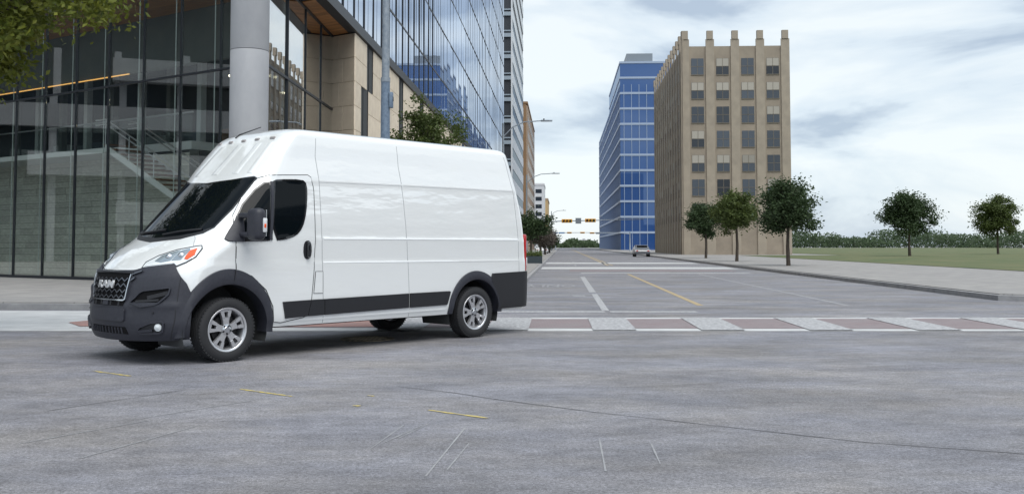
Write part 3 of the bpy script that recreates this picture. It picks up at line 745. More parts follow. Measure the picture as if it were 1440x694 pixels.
# doors on both sides
for s in (1, -1):
    Ms = side_map(s)
    dp = [(-.092, 1.02), (-.091, 1.364), (-.085, 1.487), (-.128, 1.670), (-.290, 1.901), (-.430, 2.060), (-.50, 2.125), (-.60, 2.165), (-1.14, 2.195), (-1.185, 2.17), (-1.215, 2.05), (-1.220, 1.985), (-1.209, 1.455), (-1.185, .973), (-1.143, .530), (-1.10, .475), (-1.04, .45), (-.72, .405), (-.62, .42), (-.60, .60), (-.50, .80), (-.30, .97)]
    door = patch('cab_door', dp, Ms, .005, M_paint, step=(.07, .07), thick=.006)
    ribbon('gap', dp, Ms, .012, .0055, M_seamd, door, closed=True)
    wr = smooth_poly([(-.640, 2.085), (-.695, 2.107), (-1.046, 2.124), (-1.108, 2.078), (-1.095, 1.848), (-1.046, 1.628), (-.966, 1.487), (-.836, 1.417), (-.582, 1.391)], 1)
    wf = [(-.600, 2.075), (-.530, 1.390), (-.06, 1.378), (-.10, 1.52), (-.15, 1.64), (-.257, 1.80), (-.422, 1.975), (-.54, 2.065)]
    g1 = patch('door_window', wr, Ms, .012, M_vglass, door, thick=.01)
    ribbon('window_seal', wr, Ms, .030, .014, M_gloss, g1, closed=True, thick=.012)
    g2 = patch('quarter_window', wf, Ms, .012, M_vglass, door, thick=.01)
    ribbon('window_seal', wf, Ms, .028, .014, M_gloss, g2, closed=True, thick=.012)
    ribbon('window_bar', [(-.622, 2.085), (-.556, 1.392)], Ms, .045, .020, M_trim, door, thick=.02)
    hp = smooth_poly([(-1.028, 1.384), (-1.150, 1.384), (-1.150, 1.157), (-1.028, 1.158)], 2)
    hd = patch('handle_cup', hp, Ms, .010, M_trim2, door, thick=.01, step=(.03, .03))
    mb = MB(); mb.add(*moved(rbox((.045, .04, .20), .016, 2), (-1.09, s * (y_side(-1.09, 1.27) + .032), 1.272))); mb.build('handle', M_gloss, door, smooth=40)
    lk = MB(); lk.tube([(-1.09, s * 1.02, 1.19), (-1.09, s * 1.065, 1.19)], .015, 10); lk.build('lock', M_steel, door)
    # mirror
    mp_ = patch('mirror_base', [(.030, 1.40), (.0, 1.372), (-.19, 1.366), (-.205, 1.50), (-.215, 1.63), (-.16, 1.66), (-.09, 1.56)], Ms, .022, M_trim, door, thick=.03, step=(.04, .04), smooth=40)
    if s > 0:
        mi = MB(); ym = s * 1.255
        def tp(q): return (q.x * (1 + .12 * (q.z < 0)), q.y, q.z)
        mi.add(*moved(rbox((.15, .24, .37), .065, 4), (-.20, ym, 1.565)))
        mr = mi.build('mirror_housing', M_trim, door, smooth=50)
        ml = MB()
        for z in (1.45, 1.67):
            ml.add(*moved(rbox((.08, .26, .06), .022, 2), (-.17, s * 1.10, z)))
        ml.build('mirror_arm', M_trim, mr, smooth=50)
        gl = MB(); gl.add(*moved(rbox((.012, .19, .30), .004, 1), (-.276, ym, 1.58))); gl.build('mirror_glass', M_chrome, mr)
        ind = MB(); ind.add(*moved(rbox((.055, .04, .165), .012, 2), (-.235, ym + s * .112, 1.555))); ind.build('indicator_lens', mat('clear_lens', (.72, .74, .76), .15, .1, coat=1), mr, smooth=40)
        ind = MB(); ind.add(*moved(rbox((.03, .03, .05), .008, 2), (-.232, ym + s * .122, 1.548))); ind.build('indicator_bulb', M_amber, mr, smooth=40)
    # side mouldings, seams, fuel flap
    for poly in ([(-.733, .652), (-1.142, .660), (-1.098, .463), (-.775, .454)], [(-1.152, .660), (-1.342, .661), (-1.350, .467), (-1.108, .463)],
                 [(-1.353, .661), (-2.752, .680), (-2.758, .490), (-1.361, .467)], [(-2.776, .681), (-3.520, .686), (-3.54, .675), (-3.485, .51), (-3.47, .497), (-2.784, .489)]):
        patch('side_moulding', poly, Ms, .020, M_trim2, thick=.02, step=(.12, .05))
    for pts in ([(-1.330, 2.72), (-1.289, 2.438), (-1.314, 2.079), (-1.311, 1.411), (-1.327, .838), (-1.35, .37)],
                [(-2.672, 2.72), (-2.666, 2.384), (-2.703, 1.948), (-2.722, 1.419), (-2.761, .796), (-2.782, .37)],
                [(-4.83, 2.66), (-4.862, 2.568), (-4.956, 2.081), (-4.985, 1.485), (-5.002, .93)]):
        ribbon('panel_seam', pts, Ms, .009, .0015, M_seam, thick=.003)
    for pts in ([(-1.316, 2.124), (-2.69, 2.138)], [(-2.72, 2.138), (-4.92, 2.150)], [(-1.33, 1.412), (-4.97, 1.412)], [(-1.33, 1.115), (-4.97, 1.100)], [(-.62, .415), (-3.46, .43)]):
        ribbon('swage_line', pts, Ms, .024, .0035, M_paint, thick=.006, step=.1)
    ff = [(-1.215, 1.005), (-1.325, 1.003), (-1.329, .735), (-1.19, .738)]
    fl = patch('fuel_flap', ff, Ms, .004, M_paint, thick=.005)
    ribbon('gap', ff, Ms, .008, .005, M_seamd, fl, closed=True)
    # wheel arch claddings
    def arch(cx, rin, rox_f, rox_r, roz, a0, a1, sg, name='wheel_arch_trim'):
        vs = []; fs = []; NA = 40; prof = [(0., -.16), (0., .028), (.12, .038), (.6, .032), (.93, .022), (1., -.03)]
        for i in range(NA + 1):
            a = R(a0 + (a1 - a0) * i / NA); ca, sa = math.cos(a), math.sin(a)
            rx = rox_f if ca > 0 else rox_r
            if sa < 0:
                ro = rx / max(.2, abs(ca))
            else: ro = 1 / math.sqrt((ca / rx) ** 2 + (sa / roz) ** 2)
            ri = rin if sa >= 0 else rin / max(.2, abs(ca))
            for t_, d in prof:
                r = ri + (ro - ri) * t_; x, z = cx + r * ca, ZW + r * sa
                vs.append((x, sg * (y_side(x, max(z, .36)) + d), z))
        n = len(prof)
        for i in range(NA):
            for k in range(n - 1): fs.append((i * n + k, i * n + k + 1, (i + 1) * n + k + 1, (i + 1) * n + k))
        mb = MB(); mb.add(vs, fs); return mb.build(name, M_trim, van, smooth=50)
    af = arch(AX_F, .515, .60, .615, .70, -6, 186, s)
    ribbon('trim_joint', [(-.07, 1.055), (-.05, .92)], Ms, .008, .040, M_trim2, af)
    arch(AX_R, .47, .55, .57, .60, 0, 182, s)
    # rear quarter bumper
    rb = [(-4.36, .80), (-4.40, .915), (-5.20, .935), (-5.19, .44), (-5.15, .41), (-4.52, .40), (-4.52, .48), (-4.44, .70)]
    patch('rear_bumper_corner', rb, Ms, .036, M_trim2, thick=.05, step=(.05, .06))
    # tail lamp
    tl = MB(); tl.add(*moved(rbox((.075, .05, .56), .02, 2), (-5.165, s * .978, 1.215))); tl = tl.build('tail_lamp', M_red, van, smooth=40)
    rv = MB(); rv.add(*moved(rbox((.03, .05, .12), .01, 2), (-5.215, s * .965, 1.08))); rv.build('reversing_lens', M_lens, tl, smooth=40)
    # wheel wells
    for cx in (AX_F, AX_R):
        mb = MB(); vs = []; fs = []; NA = 24; rw = .548 if cx == AX_F else .505
        for i in range(NA + 1):
            a = R(-18 + 216 * i / NA)
            for y in (.42, .98): vs.append((cx + rw * math.cos(a), s * y, ZW + rw * math.sin(a)))
        for i in range(NA): fs.append((2 * i, 2 * i + 1, 2 * i + 3, 2 * i + 2))
        vs.append((cx, s * .42, ZW)); c_i = len(vs) - 1
        for i in range(NA): fs.append((2 * i, 2 * i + 2, c_i))
        mb.add(vs, fs); mb.build('wheel_well', M_dark, van)
    # lamps at the front corner
    Mp = (lambda p, z, s=s: M_P(s * p, z))
    hl = [(.289, 1.068), (.279, 1.130), (.333, 1.202), (.437, 1.268), (.59, 1.312), (.632, 1.318), (.682, 1.285), (.722, 1.196), (.675, 1.133), (.609, 1.090), (.574, 1.112), (.448, 1.094)]
    hb = patch('headlamp', hl, Mp, .008, M_lens, thick=.03, step=(.04, .03), smooth=40)
    ribbon('lamp_edge', hl, Mp, .014, .012, M_trim, hb, closed=True)
    patch('lamp_bowl', [(.36, 1.140), (.37, 1.205), (.455, 1.255), (.49, 1.262), (.505, 1.15), (.43, 1.128)], Mp, .013, M_lensd, hb, thick=.006, step=(.03, .03))
    patch('lamp_bowl', [(.515, 1.15), (.50, 1.262), (.555, 1.285), (.59, 1.26), (.60, 1.16)], Mp, .013, M_lensd, hb, thick=.006, step=(.03, .03))
    patch('indicator', [(.590, 1.262), (.632, 1.285), (.690, 1.215), (.66, 1.162), (.625, 1.17)], Mp, .015, M_amber, hb, thick=.008, step=(.03, .03))
    for pc, zc in ((.445, 1.198), (.55, 1.215)):
        p, n = frame_at(Mp, pc, zc); mb = MB(); mb.lathe([(.002, .024), (.02, .02), (.034, .008), (.040, .0)], 18)
        mt = Matrix.Translation(p + n * .012) @ n.to_track_quat('Z', 'Y').to_matrix().to_4x4(); mb.v = [tuple(mt @ Vector(v)) for v in mb.v]; mb.build('projector', M_chrome, hb, smooth=60)
    ribbon('running_light', [(.31, 1.090), (.42, 1.108), (.56, 1.125)], Mp, .012, .014, mat('running_light_lens', (.8, .82, .84), .2), hb)
# front bumper
_bh = [(.30, .275), (.66, .285), (.885, .295), (.87, .60), (.84, .80), (.785, .900), (.595, 1.098), (.56, 1.100), (.427, 1.083), (.295, 1.058), (.225, 1.030)]
bt = [(0, .270)] + _bh + [(0, 1.020)] + mir(_bh)
def bulge(u, w):
    d = 0.
    if w < .66: d += .018 * max(0, 1 - abs(w - .53) / .12) ** .5 * max(0, 1 - abs(u) / .30) ** .4
    d += .012 * math.exp(-((w - .66) / .03) ** 2) * (abs(u) < .75)
    return d
bp = patch('front_bumper', bt, M_P, .022, M_trim, thick=.05, step=(.03, .03), smooth=40, bulge=bulge)
pl_ = patch('number_plate_panel', [(-.205, .480), (.205, .480), (.22, .495), (.222, .60), (.21, .615), (-.21, .615), (-.222, .60), (-.22, .495)], M_P, .048, M_trim, bp, thick=.03, step=(.03, .04))
patch('lower_intake', [(-.25, .345), (.25, .345), (.22, .42), (-.22, .42)], M_P, .027, M_black, bp, thick=.004, step=(.03, .03))
for k in range(-5, 6):
    ribbon('intake_rib', [(k * .038, .35), (k * .036, .415)], M_P, .012, .040, M_trim, bp, thick=.015)
patch('upper_intake', [(-.20, .645), (.20, .645), (.205, .700), (-.205, .700)], M_P, .036, M_black, bp, thick=.006, step=(.03, .03))
for k in (-.15, -.055, .055, .15): ribbon('intake_rib', [(k, .648), (k, .698)], M_P, .030, .044, M_trim2, bp, thick=.01)
patch('radar_panel', [(-.03, .65), (.03, .65), (.03, .695), (-.03, .695)], M_P, .048, M_trim, bp, thick=.012, step=(.03, .03))
for s in (1, -1):
    Mp = (lambda p, z, s=s: M_P(s * p, z))
    ik = [(.268, .685), (.355, .800), (.39, .822), (.48, .836), (.615, .856), (.635, .845), (.626, .785), (.546, .690), (.51, .668), (.377, .645)]
    patch('corner_intake', ik, Mp, .026, M_black, bp, thick=.004, step=(.03, .03))
    ribbon('intake_lip', ik, Mp, .022, .044, M_trim, bp, thick=.03, closed=True)
    ribbon('intake_blade', [(.43, .742), (.62, .800)], Mp, .05, .034, M_trim2, bp, thick=.01)
    ribbon('intake_blade', [(.32, .700), (.54, .720)], Mp, .03, .034, M_trim2, bp, thick=.01)
    fr_ = [(.350, .382), (.385, .432), (.485, .474), (.585, .485), (.608, .47), (.605, .385), (.575, .368), (.40, .360)]
    patch('fog_recess', fr_, Mp, .026, M_trim2, bp, thick=.004, step=(.03, .03))
    ribbon('recess_lip', fr_, Mp, .026, .044, M_trim, bp, thick=.024, closed=True)
    ribbon('recess_fin', [(.365, .382), (.51, .395)], Mp, .03, .046, M_satin if False else M_trim, bp, thick=.02)
    p, n = frame_at(Mp, .557, .428); mb = MB(); mb.lathe([(.002, .020), (.022, .018), (.034, .010), (.040, .010), (.044, 0)], 22)
    mt = Matrix.Translation(p + n * .026) @ n.to_track_quat('Z', 'Y').to_matrix().to_4x4(); mb.v = [tuple(mt @ Vector(v)) for v in mb.v]; mb.build('fog_lamp', M_lens, bp, smooth=60)
    p, n = frame_at(Mp, .50, .58); mb = MB(); mb.lathe([(.002, .006), (.010, .006), (.012, 0)], 12)
    mt = Matrix.Translation(p + n * .026) @ n.to_track_quat('Z', 'Y').to_matrix().to_4x4(); mb.v = [tuple(mt @ Vector(v)) for v in mb.v]; mb.build('parking_sensor', M_gloss, bp)
    ribbon('bumper_joint', [(.715, .97), (.712, .737), (.712, .504), (.685, .30)], Mp, .010, .025, M_trim2, bp, thick=.004)
# grille
gr = patch('grille', [(-.252, .985), (-.22, 1.010), (.22, 1.010), (.252, .985), (.218, .722), (.20, .708), (-.20, .708), (-.218, .722)], M_P, .030, M_black, van, thick=.012, step=(.03, .03))
for k in range(4):
    z0_ = .745 + k * .062; pts = []; n_ = 14
    for i in range(n_ + 1):
        u = -.205 + .41 * i / n_; pts.append((u * (1 + .5 * (z0_ - .73)), z0_ + (.022 if (i + k) % 2 else -.014)))
    ribbon('grille_bar', pts, M_P, .017, .046, M_satin, gr, thick=.02, step=.5)
ribbon('grille_surround', [(-.252, .985), (-.218, .722), (-.20, .708), (.20, .708), (.218, .722), (.252, .985)], M_P, .020, .052, M_chrome, gr, thick=.03, step=.03)
ribbon('grille_top_bar', [(-.262, 1.000), (0, 1.006), (.262, 1.000)], M_P, .020, .046, M_trim2, gr, thick=.03, step=.03)
for s in (1, -1):
    Mp = (lambda p, z, s=s: M_P(s * p, z))
    ribbon('grille_wing', [(.257, .985), (.34, 1.020)], Mp, .018, .046, M_satin, gr, thick=.02)
    ribbon('grille_wing', [(.245, .92), (.29, .960)], Mp, .018, .044, M_satin, gr, thick=.02)
em = text_mesh('RAM', .120, .008, .0025)
bx = [v.co.x for v in em.vertices]; ex = (max(bx) - min(bx)); 
for v in em.vertices:
    yy = v.co.x * (.34 / ex); zz = .885 + v.co.y; v.co = Vector((x_front(yy, zz) + .066 + v.co.z, yy, zz))
link('emblem', em, M_emblem, gr)
for y, w0 in ((-.42, .10), (0, .12), (.42, .10), (.66, .07)):
    ribbon('roof_rib', [(y * 1.02, 2.20), (y, 2.40), (y * .96, 2.60)], M_Y, w0 * 1.3, .003, M_paint, thick=.006)
# roof marker lamps, aerial
for y in (-.60, -.30, 0, .30, .60):
    z = 2.655; p, n = frame_at(M_Y, y, z); mb = MB(); mb.add(*rbox((.035, .085, .022), .009, 2))
    mt = Matrix.Translation(p + n * .008) @ Matrix(((n.x, 0, n.z, 0), (0, 1, 0, 0), (n.z, 0, -n.x, 0), (0, 0, 0, 1)))
    q_ = n.to_track_quat('Z', 'Y').to_matrix().to_4x4(); mb.v = [tuple(Matrix.Translation(p + n * .008) @ q_ @ Vector((v[1], v[0], v[2]))) for v in mb.v]
    mb.build('roof_marker_lamp', mat('smoked_lens', (.30, .28, .28), .25, coat=.5), van, smooth=40)
p, n = frame_at(M_Y, -.30, 2.72)
mb = MB(); mb.tube([p, p + Vector((-.05, 0, .05)), p + Vector((-.38, 0, .18))], [.016, .009, .006], 7); mb.build('aerial', M_trim2, van)
# underside, with a low wide plate added to keep light off the road
mb = MB(); mb.box((-5.0, -.66, .40), (.55, .66, .62)); mb.box((-3.45, -.93, .345), (-.62, .93, .40)); mb.box((-5.1, -.9, .42), (-4.62, .9, .50)); mb.box((-4.9, -.55, .32), (-.6, -.45, .42)); mb.box((-4.9, .45, .32), (-.6, .55, .42)); mb.box((-4.16, -.9, .30), (-3.98, .9, .42)); mb.box((-.2, -.8, .28), (.2, .8, .42))
mb.box((-3.0, -.9, .33), (-2.0, -.5, .55)); mb.build('underbody', M_dark, van)
mb = MB(); mb.add(*moved(rbox((.16, 1.80, .30), .04, 3), (-5.24, 0, .60))); mb.build('rear_bumper', M_trim2, van, smooth=40)
mb = MB(); mb.box((-5.26, -.5, .44), (-5.0, .5, .50)); mb.build('rear_step', M_trim2, van)
# wheels: tyre, rim, spokes
def make_wheel():
    ty = MB(); w = .1125
    prof = [(.232, -w * .80), (.246, -w * .90), (.266, -w * 1.0), (.30, -w * 1.04), (.335, -w * .97), (.352, -w * .86), (.362, -w * .74)]
    for g0 in (-.052, -.018, .018, .052): prof += [(.365, g0 - .008), (.357, g0 - .005), (.357, g0 + .005), (.365, g0 + .008)]
    prof += [(.362, w * .74), (.352, w * .86), (.335, w * .97), (.30, w * 1.04), (.266, w * 1.0), (.246, w * .90), (.232, w * .80)]
    ty.lathe(prof, 64, 'y')
    # shoulder lugs
    for k in range(56):
        a = 2 * math.pi * k / 56
        for sg in (1, -1):
            m = Matrix.Rotation(-a, 4, 'Y'); ty.box((.338, sg * .088 - .012, -.011), (.3655, sg * .088 + .012, .011), m)
    rim = MB()
    rim.lathe([(.214, .098), (.222, .106), (.234, .108), (.240, .102), (.238, .092), (.222, .086), (.212, .070), (.204, .05), (.196, -.06), (.214, -.09)], 56, 'y')
    bk = MB(); bk.lathe([(.001, -.02), (.192, -.02)], 40, 'y'); bk.lathe([(.15, .012), (.15, .022), (.05, .022), (.05, .012)], 36, 'y')
    sp = MB()
    def slab(poly, y0, y1, m):
        n = len(poly); vs = [m @ Vector((r, yy, t)) for yy in (y0, y1) for r, t in poly]
        sp.add(vs, [tuple(range(n)), tuple(range(2 * n - 1, n - 1, -1))] + [(i, (i + 1) % n, n + (i + 1) % n, n + i) for i in range(n)])
    for k in range(5):
        m = Matrix.Rotation(-R(90 + 72 * k), 4, 'Y')
        slab([(.04, -.034), (.09, -.034), (.132, -.047), (.132, .047), (.09, .034), (.04, .034)], .045, .084, m)
        for sg in (1, -1):
            slab([(.132, sg * .016), (.132, sg * .047), (.19, sg * .066), (.222, sg * .082), (.222, sg * .044), (.196, sg * .024)], .05, .092, m)
        slab([(.190, -.026), (.222, -.046), (.222, .046), (.190, .026)], .05, .089, m)
    hub = MB(); hub.lathe([(.001, .098), (.030, .098), (.036, .092), (.060, .086), (.066, .05)], 30, 'y')
    nut = MB(); nut.lathe([(.001, .100), (.010, .100), (.0125, .084)], 8, 'y')
    return ty.mesh('tyre'), rim.mesh('rim'), bk.mesh('brake_disc'), sp.mesh('spokes'), hub.mesh('hub_cap'), nut.mesh('wheel_nut')
Wm = make_wheel()
for me in Wm[1:5]:
    for v in me.vertices: v.co.x *= 1.07; v.co.z *= 1.07
for me, m, sm in zip(Wm, (M_tyre, M_alloy, M_alloyd, M_alloy, M_chrome, M_trim2), (40, 40, 0, 0, 40, 40)):
    me.materials.append(m)
    if sm: me.shade_smooth(); me.set_sharp_from_angle(angle=R(sm))
for i, (x, s) in enumerate(((AX_F, 1), (AX_R, 1), (AX_F, -1), (AX_R, -1))):
    wh = empty('wheel', (x, s * .905, ZW), 0 if s > 0 else math.pi, van)
    wh.rotation_euler = (0, R([4, 17, 30, 50][i]), 0 if s > 0 else math.pi)
    for nm, me in zip(('tyre', 'rim', 'brake_disc', 'spokes', 'hub_cap'), Wm): link(nm, me, None, wh)
    for k in range(5):
        a = R(54 + 72 * k); link('wheel_nut', Wm[5], None, wh, loc=(.050 * math.cos(a), 0, .050 * math.sin(a)))
# ------------------------------------------------------------------ trees
def leaf_mat(name, c1, c2):
    m = mat(name, c1, .55, col2=c2, nscale=2.5, mixlo=.3, mixhi=.7, spec=.35)
    N, L = m.node_tree.nodes, m.node_tree.links
    b = N['Principled BSDF']; out = [n for n in N if n.type == 'OUTPUT_MATERIAL'][0]
    t = N.new('ShaderNodeBsdfTranslucent'); src = b.inputs['Base Color'].links[0].from_socket; L.new(src, t.inputs[0])
    mx_ = N.new('ShaderNodeMixShader'); mx_.inputs[0].default_value = .3; L.new(b.outputs[0], mx_.inputs[1]); L.new(t.outputs[0], mx_.inputs[2]); L.new(mx_.outputs[0], out.inputs[0])
    return m
M_leafy = leaf_mat('yellow_green_leaf', (.20, .21, .028), (.075, .11, .018))
M_leaf = leaf_mat('mid_green_leaf', (.115, .150, .040), (.055, .085, .024))
M_leafd = leaf_mat('dark_green_leaf', (.065, .105, .042), (.034, .060, .026))
M_twig = mat('bare_twig', (.085, .072, .060), .9)
M_bark = mat('tree_bark', (.10, .082, .065), .9, col2=(.055, .045, .038), nscale=12, stretch=(1, 1, .3), bump=.5)
def tree(name, loc, H, crown_c, crown_r, n_clump, n_leaf, leaf, lm, trunk_r, label, group, seed, cat='tree', clump_r=.35):
    rg = random.Random(seed); root = empty(name, loc); tag(root, label, cat, group)
    tr = MB(); base = Vector((0, 0, 0)); cc = Vector(crown_c); cr_ = Vector(crown_r)
    fork = Vector((cc.x * .5, cc.y * .5, cc.z - cr_.z * .75))
    tr.tube([base, Vector((fork.x * .4 + rg.uniform(-.05, .05), fork.y * .4, fork.z * .5)), fork, cc + Vector((0, 0, cr_.z * .4))], [trunk_r, trunk_r * .8, trunk_r * .65, trunk_r * .15], 9)
    clumps = []
    for k in range(n_clump):
        while True:
            d = Vector((rg.uniform(-1, 1), rg.uniform(-1, 1), rg.uniform(-1, 1)))
            if .25 < d.length < 1: break
        d = d * (.55 + .45 * rg.random()) if rg.random() < .4 else d.normalized() * rg.uniform(.72, 1.04)
        d = d * (.84 + .26 * math.sin(2.0 * math.atan2(d.y, d.x) + seed) * math.cos(2.3 * d.z + seed * .7) + rg.uniform(-.12, .10))
        c = cc + Vector((d.x * cr_.x, d.y * cr_.y, d.z * cr_.z)); clumps.append(c)
        if k % 2 == 0:
            mid = fork.lerp(c, .5) + Vector((rg.uniform(-.2, .2), rg.uniform(-.2, .2), rg.uniform(0, .25)))
            tr.tube([fork.lerp(cc, rg.uniform(0, .6)), mid, c], [trunk_r * .32, trunk_r * .17, trunk_r * .05], 5)
    tr.build('trunk', M_bark, root, smooth=60)
    V, Fc = [], []
    for c in clumps:
        r = clump_r * rg.uniform(.6, 1.35); nl = int(n_leaf / n_clump * rg.uniform(.6, 1.4))
        for j in range(nl):
            d = Vector((rg.gauss(0, .5), rg.gauss(0, .5), rg.gauss(0, .38))) * r; p = c + d
            s = leaf * rg.uniform(.6, 1.3)
            u = Vector((rg.uniform(-1, 1), rg.uniform(-1, 1), rg.uniform(-.9, .5))).normalized(); w = u.orthogonal().normalized(); w.rotate(Matrix.Rotation(rg.uniform(0, 6.28), 3, u))
            n_ = u.cross(w)
            o = len(V); V += [p, p + u * s * .5 + w * s * .26 + n_ * s * .05, p + u * s, p + u * s * .5 - w * s * .26 + n_ * s * .05]; Fc.append((o, o + 1, o + 2, o + 3))
    me = bpy.data.meshes.new('crown'); me.from_pydata([tuple(v) for v in V], [], Fc); me.update()
    link('crown', me, lm, root)
    return root
tree('street_tree', (-9.0, 14.4, .0), 8, (1.15, 0, 5.95), (2.65, 2.3, 2.3), 160, 46000, .115, M_leafy, .15, 'yellow green leafy tree overhanging the glass lobby', 'trees by the office building', 3, clump_r=.42)
tree('street_tree', (-3.05, 37.0, .15), 7, (.0, 0, 4.8), (1.65, 1.5, 2.15), 80, 11000, .125, M_leaf, .10, 'small green tree rising above the roof of the van', 'trees along the pavement', 5, clump_r=.36)
tree('street_tree', (street(-2.6, 84), 84, .15), 6, (0, 0, 2.8), (1.5, 1.5, 1.2), 60, 6500, .22, M_leafd, .13, 'dark green rounded street tree just beyond the tail of the van', 'trees along the pavement', 8, clump_r=.5)
tree('street_tree', (street(-2.3, 106), 106, .15), 6, (0, 0, 2.3), (1.5, 1.6, 1.15), 60, 3500, .20, M_twig, .15, 'nearly bare brown street tree beyond the green one', 'trees along the pavement', 9, clump_r=.6)
tree('street_tree', (street(-2.2, 128), 128, .15), 6, (0, 0, 2.1), (1.6, 1.6, 1.1), 60, 4500, .22, M_twig, .15, 'brown thinning street tree farther up the pavement', 'trees along the pavement', 10, clump_r=.6)
tree('street_tree', (street(-2.0, 158), 158, .15), 6, (0, 0, 1.9), (1.7, 1.7, 1.1), 50, 3500, .25, M_leafd, .15, 'farthest low green tree on the pavement up the street', 'trees along the pavement', 11, clump_r=.6)
for i, (x0, y, h, sd, lb) in enumerate(((13.2, 58, 5.2, 21, 'round green tree on the far pavement nearest the intersection'), (13.0, 74, 5.6, 22, 'green tree on the far pavement, second from the intersection'), (13.3, 92, 5.4, 23, 'green tree on the far pavement in front of the stone tower'))):
    tree('street_tree', (street(x0, y), y, .15), h, (0, 0, h * .66), (1.9, 1.9, 1.7), 80, 13000, .19, M_leafd if i != 1 else M_leaf, .13, lb, 'trees along the far pavement', sd, clump_r=.5)
# planter beside the kerb
pl = empty('planter_box', (street(-1.75, 66), 66, .15)); tag(pl, 'dark low planter box with green shrubs beside the kerb', 'planter')
q = MB(); q.box((-1.0, -.5, 0), (.42, .5, .05)); q.box((-1.0, -.5, .05), (.42, -.42, .48)); q.box((-1.0, .42, .05), (.42, .5, .48)); q.box((-1.0, -.42, .05), (-.92, .42, .48)); q.box((.34, -.42, .05), (.42, .42, .48)); q.box((-.92, -.42, .05), (.34, .42, .40))
q.build('box', mat('planter_dark', (.03, .045, .055), .6), pl)
rg = random.Random(4); V, Fc = [], []
for j in range(1400):
    p = Vector((rg.uniform(-.95, .38), rg.uniform(-.4, .4), .42 + abs(rg.gauss(0, .16)))); u = Vector((rg.uniform(-1, 1), rg.uniform(-1, 1), rg.uniform(-.2, 1))).normalized(); w = u.orthogonal().normalized()
    o_ = len(V); V += [p, p + u * .05 + w * .03, p + u * .11, p + u * .05 - w * .03]; Fc.append((o_, o_ + 1, o_ + 2, o_ + 3))
me = bpy.data.meshes.new('shrubs'); me.from_pydata([tuple(v) for v in V], [], Fc); link('shrubs', me, M_leaf, pl)

# ------------------------------------------------------------------ street lights and signals
def street_light(x, y, h, arm, rad, label, blue=False, z0=.15):
    root = empty('street_light', (x, y, z0)); tag(root, label, 'street light', 'street lights along the pavement')
    q = MB(); q.lathe([(.001, 0), (rad * 1.9, 0), (rad * 1.9, .05), (rad * 1.25, .10), (rad * 1.12, .3), (rad, h * .5), (rad * .72, h), (.001, h)], 16); q.build('pole', M_galv, root, smooth=50)
    if arm:
        pts = [(0, 0, h - .9), (arm * .25, 0, h - .25), (arm * .55, 0, h + .08), (arm, 0, h + .16)]
        q = MB(); q.tube(pts, rad * .42, 8); q.build('arm', M_galv, root, smooth=50)
        q = MB(); q.add(*moved(rbox((arm * .30, .30, .10), .03, 2), (arm * 1.12, 0, h + .16), taper=lambda p_: (p_.x, p_.y * (1 - .35 * (p_.x > 0)), p_.z))); hd = q.build('lamp_head', M_galv, root, smooth=40)
        q = MB(); q.lathe([(.001, 0), (.05, 0), (.05, .1), (.001, .1)], 8); q.build('photocell', M_frame, hd, loc=(arm * 1.05, 0, h + .20))
    return root
# the near pole
PX_, PY_ = -3.36, 26.2
root = empty('lamp_pole', (PX_, PY_, .15)); tag(root, 'tall tapering steel lamp pole with a control box behind the van roof', 'lamp pole')
q = MB(); q.lathe([(.001, 0), (.24, 0), (.24, .06), (.135, .10), (.125, 3.4)], 20); q.lathe([(.125, 3.4), (.118, 5.55), (.001, 5.55)], 20); q.build('lower_shaft', M_galvblue, root, smooth=50)
q = MB(); q.lathe([(.001, 5.55), (.104, 5.55), (.08, 10.5), (.001, 10.5)], 20); q.build('upper_shaft', M_galv, root, smooth=50)
q = MB(); q.add(*moved(rbox((.10, .16, .42), .02, 2), (.155, -.02, 5.02))); cb = q.build('control_box', M_galvblue, root, smooth=40)
q = MB(); q.add(*moved(rbox((.012, .10, .12), .004, 1), (.211, -.03, 5.05))); q.build('label_plate', M_frame, cb)
q = MB(); q.lathe([(.121, 5.50), (.126, 5.50), (.126, 5.62), (.107, 5.62)], 20); q.build('collar', M_galv, root)
q = MB(); q.tube([(0, 0, 10.2), (.8, -.2, 10.9), (2.0, -.5, 11.1)], .045, 8); q.build('arm', M_galv, root)
street_light(-.58, 65, 9.2, 2.55, .085, 'cobra head street light closest to the mirrored tower')
street_light(1.62, 110, 9.0, 2.9, .10, 'second cobra head street light in front of the brown tower')
street_light(street(-2.3, 215), 215, 8.6, 2.5, .11, 'farthest cobra head street light up the street')
M_sig = mat('signal_yellow', (.80, .40, .03), .5)
M_siglens = mat('signal_lens_dark', (.05, .03, .025), .3)
def signal(root, x, z, s=1.0, vert=False):
    q = MB(); sz = (1.30 * s, .22, .44 * s) if not vert else (.44 * s, .22, 1.30 * s)
    q.add(*moved(rbox(sz, .03, 1), (x, -.05, z))); hd = q.build('signal_head', M_sig, root)
    for i in (-1, 0, 1):
        q = MB(); q.lathe([(.001, 0), (.13 * s, 0), (.15 * s, .03), (.15 * s, .16), (.14 * s, .16), (.13 * s, .03)], 14, 'y'); q.v = [(v[0], -v[1], v[2]) for v in q.v]
        q.build('lens', mat('signal_lens_%d' % i, [(.10, .02, .01), (.16, .08, .01), (.02, .07, .05)][i + 1], .3), hd, loc=(x + (0 if vert else i * .40 * s), -.17, z + (i * .40 * s if vert else 0)))
